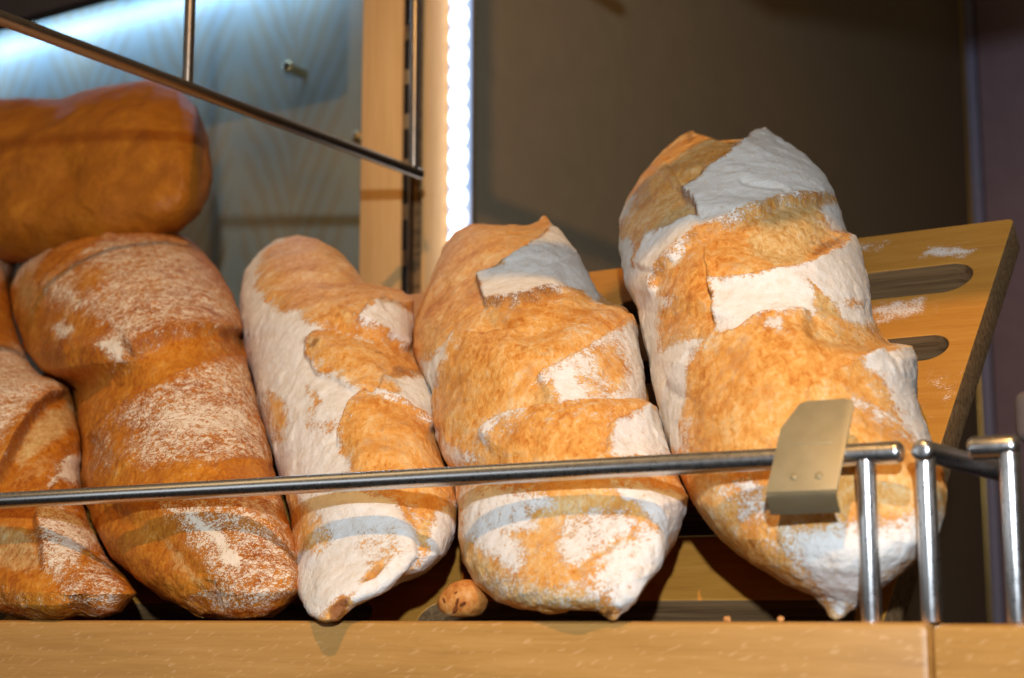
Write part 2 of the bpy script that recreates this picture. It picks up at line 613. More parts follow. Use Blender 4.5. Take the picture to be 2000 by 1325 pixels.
# round standoffs that hold the panel
for (px, py, lab, ln) in ((563, 131, 'small round metal standoff bolt in the middle of the leaf panel', 0.035),
                          (699, 268, 'small round pale standoff bolt beside the wooden pillar', 0.030)):
    p = on_v(px, py, PANEL_V - ln)
    e = empty('standoff_bolt', frame_at(p))
    link('barrel', rod_mesh('barrel', (0, ln - 0.001, 0), (0, 0.004, 0), 0.0062, 24, 0.001), M_KNOB, e, frame_at(p))
    link('cap', rod_mesh('cap', (0, 0.004, 0), (0, -0.004, 0), 0.0078, 24, 0.0025), M_KNOB, e, frame_at(p))
    tag(e, lab, 'bolt', 'standoff bolts on the leaf panel')

# wooden pillar with its slotted upright
pl0 = uvw(on_v(704, 300, PILLAR_V))[0]
pl1 = uvw(on_v(782, 300, PILLAR_V))[0]
pl2 = uvw(on_v(823, 300, PILLAR_V))[0]
pe = empty('wooden_pillar', frame_at(D(pl0, PILLAR_V, -0.5)))
link('post', box_mesh('post', pl0, pl1, PILLAR_V, PANEL_V - 0.002, -0.5, 1.0, 0.002), M_WOOD_PILLAR, pe, frame_at(E0))
link('post', box_mesh('post', pl2, WALL_U - 0.012, PILLAR_V, PANEL_V + 0.02, -0.5, 1.0, 0.002), M_WOOD_PILLAR, pe, frame_at(E0))
link('back_strip', box_mesh('back_strip', pl1 - 0.001, pl2 + 0.001, PILLAR_V + 0.016, PILLAR_V + 0.03, -0.5, 1.0), M_WOOD_EDGE, pe, frame_at(E0))
um = uvw(on_v(797, 300, PILLAR_V + 0.008))[0]
up = link('slotted_upright', box_mesh('slotted_upright', um - 0.0055, um + 0.0055, PILLAR_V + 0.004, PILLAR_V + 0.0155, -0.5, 1.0, 0.001), M_STEEL_DARK, pe, frame_at(E0))
for k in range(14):
    zc = 0.20 + k * 0.055
    link('slot', box_mesh('slot', um - 0.003, um + 0.003, PILLAR_V + 0.0025, PILLAR_V + 0.0055, zc, zc + 0.036, 0.0005), M_BLACK, up, frame_at(E0))
tag(pe, 'pale wooden pillar with a dark slotted upright beside the white light strip', 'pillar')

# vertical LED strip at the corner
led = empty('light_strip', frame_at(D(WALL_U, PILLAR_V + 0.045, -0.3)))
l0 = uvw(on_v(874, 230, PILLAR_V + 0.045))[0]; l1 = uvw(on_v(916, 230, PILLAR_V + 0.045))[0]
lv = PILLAR_V + 0.045
link('channel', box_mesh('channel', l0 - 0.001, l1 + 0.001, lv + 0.006, lv + 0.014, -0.3, 1.0, 0.0006), M_STEEL, led, frame_at(E0))
M_LED2 = emission('led_strip_white', (0.84, 0.92, 1.0), 2.0)
M_LED3 = emission('led_cover', (0.50, 0.66, 1.0), 0.45)
M_LED3.cycles.emission_sampling = 'NONE'
M_LED2.cycles.emission_sampling = 'NONE'
link('cover', box_mesh('cover', l0, l1, lv + 0.001, lv + 0.0058, -0.3, 1.0, 0.0012), M_LED3, led, frame_at(E0))
bead2 = rod_mesh('light_bead', (0, 0, 0), (0, -0.004, 0), (l1 - l0) * 0.45, 20, 0.003)
bead2.materials.append(M_LED2)
for k in range(22):
    zc = 0.26 + k * 0.0250
    link('light_bead', bead2, None, led, frame_at(D((l0 + l1) / 2, lv + 0.0025, zc)))
tag(led, 'bright white vertical strip of light beads beside the wooden pillar', 'light strip')

# brown cabinet side running away from the corner
wv1 = uvw(on_u(1886, 250, WALL_U))[1]
o = link('cabinet_side', box_mesh('cabinet_side', WALL_U - 0.014, WALL_U, PILLAR_V + 0.065, wv1, -0.35, 1.6, 0.001), M_BROWN, None, frame_at(E0))
tag(o, 'dark brown side panel of a cabinet behind the tallest loaf', 'cabinet side')
o = link('edge_trim', box_mesh('edge_trim', WALL_U - 0.014, WALL_U + 0.004, wv1 + 0.001, wv1 + 0.02, -0.35, 1.6, 0.003), M_GOLD, None, frame_at(E0))
tag(o, 'thin golden vertical edge trim at the right end of the brown panel', 'trim')
cv = wv1 + 0.03
def cu(x): return uvw(on_v(x, 300, cv))[0]
cab = empty('tall_cabinet', frame_at(D(cu(1960), cv, -0.8)))
link('side_strip', box_mesh('side_strip', cu(1880), cu(1914), cv, cv + 0.03, -0.8, 1.8, 0.003), M_BLUE_STRIP, cab, frame_at(E0))
link('door', box_mesh('door', cu(1919), cu(2120), cv - 0.006, cv + 0.02, -0.8, 1.8, 0.004), M_PURPLE, cab, frame_at(E0))
link('gap', box_mesh('gap', cu(1913), cu(1920), cv + 0.012, cv + 0.028, -0.8, 1.8), M_BLACK, cab, frame_at(E0))
tag(cab, 'purple-grey cabinet front at the right edge behind the slotted board', 'cabinet')
bp = D(0, 0, 0) + ray(1998, 810) / ray(1998, 810)[1] * 0.0
pb = on_v(2003, 812, 0.98)
pe2 = empty('wooden_handle', frame_at(pb))
link('grip', box_mesh('grip', -0.008, 0.05, 0.0, 0.022, -0.016, 0.016, 0.0075, 4), M_BLOCK, pe2, frame_at(pb))
link('stem', box_mesh('stem', 0.004, 0.022, 0.003, 0.018, -0.13, -0.0165, 0.002), M_DARKTRIM, pe2, frame_at(pb))
tag(pe2, 'blurred dark brown wooden handle end at the right picture edge', 'handle')

# ================================================================== sloping slotted board
s1t = board_ab(1850, 514); s1b = board_ab(1850, 571); s1r = board_ab(1910, 538)
s2t = board_ab(1790, 655); s2b = board_ab(1790, 706); s2r = board_ab(1845, 676)
slots = [(s1b[1], s1t[1]), (s2b[1], s2t[1])]
pitch = ((s1b[1] + s1t[1]) - (s2b[1] + s2t[1])) / 2
hw_s = (s2t[1] - s2b[1]) / 2
c2 = (s2b[1] + s2t[1]) / 2
b_low = -0.045
k = 1
while c2 - pitch * k - hw_s > b_low + 0.015:
    slots.append((c2 - pitch * k - hw_s, c2 - pitch * k + hw_s)); k += 1
SLOT_R = (s1r[0] + s2r[0]) / 2
BOARD_T = 0.026
BOARD_L = -1.02
cu_ = bpy.data.curves.new('slotted_board', 'CURVE'); cu_.dimensions = '2D'; cu_.fill_mode = 'BOTH'
cu_.extrude = BOARD_T / 2 - 0.0012; cu_.bevel_depth = 0.0012; cu_.bevel_resolution = 2


def add_spline(pts):
    s = cu_.splines.new('POLY'); s.points.add(len(pts) - 1); s.use_cyclic_u = True
    for q, (x, y) in zip(s.points, pts): q.co = (x, y, 0, 1)


def rr_pts(x0, x1, y0, y1, r, n=10):
    out = []
    for (cx, cy, a0) in ((x1 - r, y1 - r, 0), (x0 + r, y1 - r, 90), (x0 + r, y0 + r, 180), (x1 - r, y0 + r, 270)):
        for i in range(n + 1):
            a = math.radians(a0 + 90 * i / n); out.append((cx + r * math.cos(a), cy + r * math.sin(a)))
    return out


add_spline(rr_pts(BOARD_L, 0, b_low, BLEN, 0.004))
for (y0, y1) in slots:
    r = (y1 - y0) / 2 - 0.0002
    add_spline(rr_pts(-0.33, SLOT_R, y0, y1, r))
    add_spline(rr_pts(-0.70, -0.37, y0, y1, r))
    add_spline(rr_pts(-1.0, -0.74, y0, y1, r))
tmp = bpy.data.objects.new('tmp_board', cu_); col.objects.link(tmp)
dg = bpy.context.evaluated_depsgraph_get()
bm_me = bpy.data.meshes.new_from_object(tmp.evaluated_get(dg))
bpy.data.objects.remove(tmp)
bm_me.name = 'slotted_board'
# subdivide the face for flour attribute is not needed: flour lies on a separate vertex attribute of a fine grid below
bm_me.materials.clear()
bm_me.materials.append(M_WOOD_BOARD); bm_me.materials.append(M_WOOD_EDGE)
for p in bm_me.polygons:
    p.material_index = 0 if p.normal.z > 0.6 else 1
board = link('slotted_board', bm_me, None, None, basis(U, BDIR, BN, BB - BN * (BOARD_T / 2)))
tag(board, 'sloping wooden board with long routed slots under the loaves', 'board')
# flour on the board: attribute carried by a refined copy of the top faces
bmx = bmesh.new(); bmx.from_mesh(bm_me)
for it in range(4):
    ed = [e for e in bmx.edges if e.calc_length() > 0.012 and any(f.material_index == 0 for f in e.link_faces) and max(v.co.x for v in e.verts) > -0.16]
    if not ed: break
    bmesh.ops.subdivide_edges(bmx, edges=ed, cuts=1, use_grid_fill=False)
    bmesh.ops.triangulate(bmx, faces=[f for f in bmx.faces if len(f.verts) > 4])
bmx.to_mesh(bm_me); bmx.free()
co = np.array([v.co[:] for v in bm_me.vertices])
fa = np.zeros(len(co))
for (px, py, rx, ry, amp) in ((1835, 492, 0.020, 0.010, 0.75), (1885, 497, 0.008, 0.006, 0.65), (1700, 480, 0.035, 0.020, 0.36), (1750, 605, 0.036, 0.022, 0.50),
                              (1740, 620, 0.020, 0.016, 0.30), (1850, 480, 0.05, 0.03, 0.22), (1860, 600, 0.03, 0.03, 0.20), (1830, 760, 0.04, 0.05, 0.27), (1690, 540, 0.03, 0.02, 0.3)):
    a, b = board_ab(px, py)
    fa = np.maximum(fa, min(0.9, 1.45 * amp) * np.exp(-((co[:, 0] - a) / rx) ** 2 - ((co[:, 1] - b) / ry) ** 2))
fa *= (co[:, 2] > 0)
at = bm_me.attributes.new('flour', 'FLOAT', 'POINT'); at.data.foreach_set('value', fa.astype(np.float32))

# ------------------------------------------------------------------ front boards and tray floor
FB0, FB1 = 0.818, 0.842
TOPW = -0.0030
seam = uvw(on_v(1816, 1260, FB0))[0]
o = link('front_board', box_mesh('front_board', -1.45 - seam, -0.0006, 0, FB1 - FB0, -0.14, 0, 0.0045, 2), M_WOOD_FRONT, None, frame_at(D(seam, FB0, TOPW)))
tag(o, 'long light brown wooden board across the bottom, left of the seam', 'front board', 'wooden boards along the counter front')
o = link('front_board', box_mesh('front_board', 0.0006, 0.30, 0, FB1 - FB0, -0.14, 0, 0.0045, 2), M_WOOD_FRONT, None, frame_at(D(seam, FB0, TOPW - 0.0008)))
tag(o, 'short piece of wooden front board right of the seam', 'front board', 'wooden boards along the counter front')
o = link('tray_floor', box_mesh('tray_floor', BU + BOARD_L, BU, FB1 + 0.0005, FB1 + 0.09, -0.065, -0.05, 0.002), M_WOOD_EDGE, None, frame_at(E0))
tag(o, 'dark wooden tray floor behind the front board', 'tray floor', None, 'structure')
if 'category' in o: del o['category']


# ================================================================== loaves
def loaf(name, label, left, right, mat, feats, hN=0.056, flat=0.80, rows=400, nose=0.0, bow=0.0, seed=1, cat='bread', rough_amp=1.0, sm=5.0, plane=None, group='large floury loaves leaning on the sloping board', clamp=True, base_flour=0.0, dscale=0.85, halo=0.38):
    L = resample(left, rows, sm); R = resample(right, rows, sm)
    L[0] = R[0] = (L[0] + R[0]) / 2; L[-1] = R[-1] = (L[-1] + R[-1]) / 2
    mid = (L + R) / 2; hv = (R - L) / 2
    hwpx = np.hypot(hv[:, 0], hv[:, 1])
    th = np.r_[np.linspace(0, math.pi, 231), np.linspace(math.pi, 2 * math.pi, 81)[1:-1]]
    nt = len(th)
    cs, sn = np.cos(th), np.sin(th)
    px = mid[:, None, 0] + hv[:, None, 0] * cs[None]
    py = mid[:, None, 1] + hv[:, None, 1] * cs[None]
    d = ray(px, py)
    if plane is None:
        p0, nrm = BB + BN * hN, BN
    else:
        p0, nrm = plane
    tt = ((p0 - E0) @ nrm) / (d @ nrm)
    P = E0 + d * tt[..., None]
    dn = d / np.linalg.norm(d, axis=-1, keepdims=True)
    dep = np.linalg.norm(P - E0, axis=-1)
    hw = hwpx[:, None] * dep / F
    kk = flat / np.abs((dn * nrm).sum(-1))
    prof = np.sign(sn) * np.abs(sn) ** 0.88
    tr = np.linspace(0, 1, rows)[:, None]
    P = P - dn * (hw * kk * prof[None])[..., None]
    P = P - V * (nose * sstep(tr, 0.72, 1.0))[..., None]
    # normals of the grid
    def normals(P):
        dr = np.gradient(P, axis=0)
        dc = (np.roll(P, -1, 1) - np.roll(P, 1, 1))
        n = np.cross(dr, dc)
        n /= np.linalg.norm(n, axis=-1, keepdims=True) + 1e-12
        cen = P.mean(1, keepdims=True)
        s = np.sign(((P - cen) * n).sum(-1).mean())
        return n * s
    N = normals(P)
    # large soft irregularity, small crust relief
    bl = fbm(P, 75, 3, seed + 41)
    disp = 0.0018 * rough_amp * fbm(P, 22, 3, seed) + 0.0007 * rough_amp * bl + 0.0012 * rough_amp * sstep(fbm(P, 48, 2, seed + 43), 0.22, 0.6)
    front = (np.abs(sn) ** 0.35 * (sn > 0))[None] * np.ones_like(disp)
    flour = np.full(disp.shape, base_flour); pale = np.zeros(disp.shape); dark = np.zeros(disp.shape)
    wx = px + 9 * fbm(P, 60, 4, seed + 3) + 4 * fbm(P, 300, 2, seed + 9)
    wy = py + 9 * fbm(P, 60, 4, seed + 5) + 4 * fbm(P, 300, 2, seed + 11)
    wx2 = px + 3 * fbm(P, 90, 3, seed + 3); wy2 = py + 3 * fbm(P, 90, 3, seed + 5)
    for f in feats:
        k = f[0]
        if k in ('F', 'P', 'D', 'E'):
            _, val, soft, pts = f
            sd = poly_sd(wx, wy, pts)
            m = sstep(sd, -soft, soft)
            if k in 'FE': m = sstep(sd, -soft * 2.6, soft * 1.8)
            if k == 'F':
                flour = np.maximum(flour, val * m)
                flour = np.maximum(flour, min(val, 0.9) * halo * sstep(sd, -soft * 4 - 40, 0))
            elif k == 'E': flour = flour * (1 - (1 - val) * m)           # erase flour down to a factor
            elif k == 'P': pale = np.maximum(pale, val * m)
            else: dark = np.maximum(dark, val * m)
        elif k == 'B':                                                    # soft bulge (or dent) in metres
            _, h, soft, pts = f
            sd = poly_sd(wx2, wy2, pts)
            disp = disp + h * sstep(sd, -soft * 0.3, soft) * front
        elif k == 'C':                                                    # crease
            _, h, w, pts = f
            dd, _, pos = line_sd(wx2, wy2, pts)
            disp = disp - h * np.exp(-(dd / w) ** 2) * front
        elif k == 'S':                                                    # torn lip: right-hand side (in travel direction) stands proud
            _, h, w, dk, pts = f
            dd, sg, pos = line_sd(wx2, wy2, pts)
            fade = sstep(pos, 0, 0.08) * sstep(1 - pos, 0, 0.08)
            sdd = dd * sg
            disp = disp + front * fade * h * np.where(sdd > 0, np.exp(-dd / w), sstep(sdd, -9.0, 0.0))
            disp = disp - front * fade * h * 0.40 * np.where(sdd <= 0, np.exp(-(dd / (w * 0.6))) * sstep(dd, 3.0, 11.0), 0)
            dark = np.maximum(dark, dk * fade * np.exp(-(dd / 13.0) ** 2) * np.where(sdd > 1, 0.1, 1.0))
    disp = disp * dscale
    relief = 0.00045 * fbm(P, 180, 3, seed + 21) + 0.00025 * fbm(P, 520, 2, seed + 31)
    disp = disp + relief * rough_amp
    disp *= np.minimum(1, hwpx / 30)[:, None]
    P = P + N * disp[..., None]
    # rest on the board, stay behind the rail
    if plane is None:
        hb = (P - BB) @ BN
        low = np.maximum(0.0004 - hb, 0)
        P = P + BN * low[..., None]
        if clamp:
            v = (P - E0) @ V; w = (P - E0)[..., 2]
            lim = RAIL_V + RAIL_R + 0.003
            g = np.exp(-((w - RAIL_W) / 0.055) ** 2)
            over = np.maximum(lim + 0.02 - v, 0)
            push = np.where(over > 0, over * over / (over + 0.02) , 0)
            push = np.maximum(push, lim - v) * (v < lim + 0.02)
            P = P + V * (push * g)[..., None]
            v = (P - E0) @ V
            inside = (np.abs(w - RAIL_W) < 0.012) & (v < lim)
            P = P + V * (np.where(inside, lim - v, 0))[..., None]
    org = P[:, :231].reshape(-1, 3).mean(0)
    loc = P - org
    verts = loc.reshape(-1, 3)
    idx = np.arange(rows * nt).reshape(rows, nt)
    a = idx[:-1]; b = idx[1:]
    quads = np.stack([a, np.roll(a, -1, 1), np.roll(b, -1, 1), b], -1).reshape(-1, 4)
    me = bpy.data.meshes.new(name)
    me.vertices.add(len(verts)); me.vertices.foreach_set('co', verts.astype(np.float32).ravel())
    nq = len(quads)
    me.loops.add(nq * 4); me.loops.foreach_set('vertex_index', quads.astype(np.int32).ravel())
    me.polygons.add(nq); me.polygons.foreach_set('loop_start', np.arange(0, nq * 4, 4, dtype=np.int32))
    me.update(calc_edges=True)
    me.polygons.foreach_set('use_smooth', np.ones(nq, bool))
    back = np.clip(-sn, 0, 1)[None]
    flour = flour * (1 - back) + 0.35 * back
    for nm, arr in (('flour', flour), ('pale', pale), ('dark', dark)):
        at = me.attributes.new(nm, 'FLOAT', 'POINT'); at.data.foreach_set('value', arr.astype(np.float32).ravel())
    bm = bmesh.new(); bm.from_mesh(me)
    bmesh.ops.remove_doubles(bm, verts=bm.verts[:], dist=2e-6)
    bmesh.ops.recalc_face_normals(bm, faces=bm.faces[:])
    bm.to_mesh(me); bm.free()
    o = link(name, me, mat, None, Matrix.Translation(Vector(org)))
    tag(o, label, cat, group)
    return o


M_BREAD_O2 = bread_material('bread_orange_back', [(0.25, (0.17, 0.042, 0.004)), (0.43, (0.33, 0.095, 0.007)), (0.62, (0.47, 0.165, 0.014)), (0.82, (0.60, 0.29, 0.05))], (0.7, 0.5, 0.3), -0.12, 0.2)
M_BREAD_A = bread_material('bread_brown', [(0.22, (0.20, 0.044, 0.004)), (0.41, (0.40, 0.108, 0.007)), (0.60, (0.57, 0.200, 0.014)), (0.82, (0.70, 0.35, 0.06))], (0.84, 0.73, 0.58), 0.05, 0.85)
M_BREAD_B = bread_material('bread_golden', None, (0.81, 0.785, 0.735), 0.06, 0.4)

# ---- loaf at the left edge
zG = lambda p: Z(3.313, 0, 420, p)
zH = lambda p: Z(2.523, 0, 800, p)
zK = lambda p: Z(3.012, 0, 780, p)
loaf('bread_loaf', 'brown dusty loaf cut off by the left picture edge', [(-70, 466), (-150, 480), (-215, 540), (-240, 620), (-235, 720), (-225, 820), (-210, 920), (-180, 1020), (-130, 1110), (-60, 1180), (20, 1212), (80, 1216)],
     [(-70, 466), (0, 471), (40, 475), (58, 484), (34, 512), (20, 545), (18, 585), (26, 625), (40, 668), (52, 705), (78, 738), (134, 758), (146, 800), (158, 860), (154, 920), (160, 985), (176, 1030), (205, 1085), (245, 1130), (262, 1160), (225, 1195), (160, 1213), (80, 1216)],
     M_BREAD_A, [
        ('F', 0.55, 14, [(-240, 470), (70, 470), (40, 540), (0, 560), (-240, 560)]),
        ('D', 0.45, 20, [(-200, 590), (40, 580), (60, 680), (20, 690), (-200, 680)]),
        ('F', 0.72, 14, zG([(-800, 900), (60, 850), (170, 880), (210, 950), (300, 1080), (400, 1130), (300, 1180), (200, 1290), (60, 1420), (0, 1520), (-800, 1600)])),
        ('F', 0.98, 5, zK([(345, 390), (395, 345), (470, 315), (478, 495), (300, 500), (330, 460)])),
        ('F', 0.80, 10, zK([(220, 690), (240, 640), (330, 650), (450, 690), (560, 760), (620, 850), (480, 900), (420, 980), (330, 960), (230, 1010), (170, 970), (190, 860)])),
        ('F', 0.52, 14, zK([(230, 1000), (400, 960), (640, 880), (720, 1180), (600, 1290), (330, 1280), (270, 1180), (240, 1080)])),
        ('F', 0.40, 20, zK([(-400, 1090), (60, 1110), (200, 1230), (300, 1300), (-400, 1320)])),
        ('P', 0.62, 16, zK([(210, 110), (300, 50), (430, 20), (470, 170), (330, 240), (200, 330), (110, 400), (80, 330), (150, 200)])),
        ('P', 0.45, 16, zK([(-300, 700), (100, 760), (160, 860), (150, 960), (60, 1000), (-300, 990)])),
        ('P', 0.3, 16, zK([(20, 500), (150, 380), (300, 300), (330, 380), (200, 480)])),
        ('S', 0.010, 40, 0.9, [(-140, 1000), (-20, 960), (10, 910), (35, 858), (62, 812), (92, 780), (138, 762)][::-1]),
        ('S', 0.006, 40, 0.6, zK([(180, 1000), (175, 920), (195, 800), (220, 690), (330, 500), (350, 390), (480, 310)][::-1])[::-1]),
        ('C', 0.006, 26, [(-180, 1075), (0, 1080), (90, 1140), (130, 1200)]),
        ('C', 0.005, 16, [(-200, 582), (0, 575), (24, 560)]),
        ('B', 0.006, 60, [(-240, 640), (60, 700), (120, 760), (40, 830), (0, 900), (-240, 960)]),
     ], hN=0.052, flat=0.72, seed=3, nose=-0.012)

# ---- brown twisted loaf
loaf('bread_loaf', 'broad brown twisted loaf with crackled flour coat, second from the left',
     [(225, 430), (200, 430), (150, 440), (100, 462), (60, 490), (33, 525), (22, 565), (26, 605), (40, 650), (52, 690), (80, 724), (118, 744), (142, 760), (150, 800), (162, 860), (160, 920), (166, 985), (186, 1035), (215, 1085), (260, 1130), (310, 1170), (370, 1203), (430, 1214), (460, 1215)],
     [(225, 430), (260, 435), (310, 440), (345, 455), (385, 480), (425, 525), (455, 575), (466, 610), (473, 660), (486, 720), (500, 780), (516, 840), (530, 900), (546, 960), (562, 1020), (577, 1080), (586, 1112), (575, 1150), (545, 1182), (510, 1205), (460, 1215)],
     M_BREAD_A, [
        ('F', 0.60, 16, zG([(700, 130), (780, 115), (1060, 140), (1250, 220), (1400, 380), (1530, 560), (1560, 730), (1500, 735), (1300, 725), (1100, 755), (950, 825), (830, 895), (700, 900), (600, 830), (680, 720), (450, 620), (300, 570), (270, 450), (380, 380), (560, 250)])),
        ('F', 0.85, 9, zG([(360, 450), (440, 460), (560, 560), (540, 610), (480, 590), (420, 520), (350, 500)])),
        ('F', 0.99, 7, zG([(640, 800), (720, 780), (800, 840), (780, 930), (740, 950), (690, 890), (620, 850)])),
        ('F', 0.85, 7, zG([(340, 730), (400, 690), (480, 740), (440, 790), (390, 800)])),
        ('F', 0.9, 6, zG([(700, 265), (760, 270), (850, 340), (830, 360), (760, 310)])),
        ('F', 0.85, 6, zG([(1000, 270), (1120, 300), (1100, 330), (1000, 310)])),
        ('F', 0.75, 12, zG([(60, 420), (90, 350), (150, 280), (300, 180), (620, 62), (640, 80), (500, 120), (340, 200), (240, 310), (150, 380), (100, 440)])),
        ('F', 0.60, 14, zG([(1180, 1050), (1430, 940), (1560, 935), (1640, 1020), (1700, 1325), (1760, 1500), (1780, 1590), (1500, 1600), (900, 1620), (770, 1560), (900, 1420), (720, 1330), (950, 1185)])),
        ('F', 0.80, 14, zG([(1000, 1240), (1300, 1200), (1600, 1240), (1700, 1400), (1400, 1450), (1000, 1420)])),
        ('F', 0.56, 14, zH([(700, 420), (1390, 430), (1440, 640), (1460, 800), (1380, 920), (1250, 1020), (980, 1020), (880, 950), (960, 860), (860, 700), (780, 560)])),
        ('F', 0.90, 10, zH([(760, 470), (860, 470), (1010, 580), (1060, 660), (1140, 740), (1100, 800), (1010, 780), (980, 720), (900, 600)])),
        ('F', 0.40, 14, zH([(430, 140), (560, 60), (600, 240), (560, 320), (430, 320)])),
        ('D', 0.50, 16, zH([(420, 170), (520, 90), (570, 200), (560, 320), (410, 320)])),
        ('D', 0.45, 16, zG([(1000, 480), (1180, 500), (1180, 560), (1000, 540)])),
        ('D', 0.55, 8, zG([(1060, 150), (1100, 140), (1090, 190), (1055, 185)])),
        ('D', 0.50, 16, zG([(250, 760), (420, 800), (440, 1000), (330, 1000), (230, 880)])),
        ('E', 0.35, 14, zG([(540, 380), (640, 390), (640, 470), (560, 500), (520, 450)])),
        ('E', 0.25, 6, zH([(1080, 285), (1150, 255), (1340, 262), (1330, 290), (1150, 300)])),
        ('P', 0.42, 14, zH([(690, 600), (760, 640), (830, 760), (930, 880), (890, 890), (770, 780)])),
        ('P', 0.35, 16, zG([(1330, 790), (1560, 800), (1560, 870), (1380, 860)])),
        ('P', 0.40, 16, zG([(90, 430), (220, 330), (260, 500), (180, 640), (110, 580)])),
        ('S', 0.009, 34, 0.55, zG([(830, 905), (950, 830), (1100, 760), (1300, 728), (1500, 738), (1610, 760)][::-1])),
        ('S', 0.007, 46, 0.45, zG([(560, 1460), (700, 1330), (950, 1185), (1150, 1055), (1430, 935), (1640, 930)])),
        ('S', 0.0035, 34, 0.35, zG([(240, 470), (350, 370), (560, 225), (740, 112)])),
        ('C', 0.007, 30, zG([(470, 1120), (700, 1040), (900, 960), (1150, 870), (1600, 850)])),
        ('C', 0.008, 30, zH([(450, 470), (620, 560), (760, 690), (880, 830), (960, 960)])),
        ('S', 0.004, 18, 0.3, zH([(1060, 300), (1150, 260), (1340, 262)])),
        ('C', 0.0014, 4, zG([(380, 380), (450, 355), (520, 350)])),
        ('C', 0.0014, 5, zG([(1250, 1170), (1450, 1090), (1650, 1075)])),
     ], hN=0.058, flat=0.80, seed=11, nose=-0.012, rough_amp=1.2, dscale=0.9, halo=0.30)

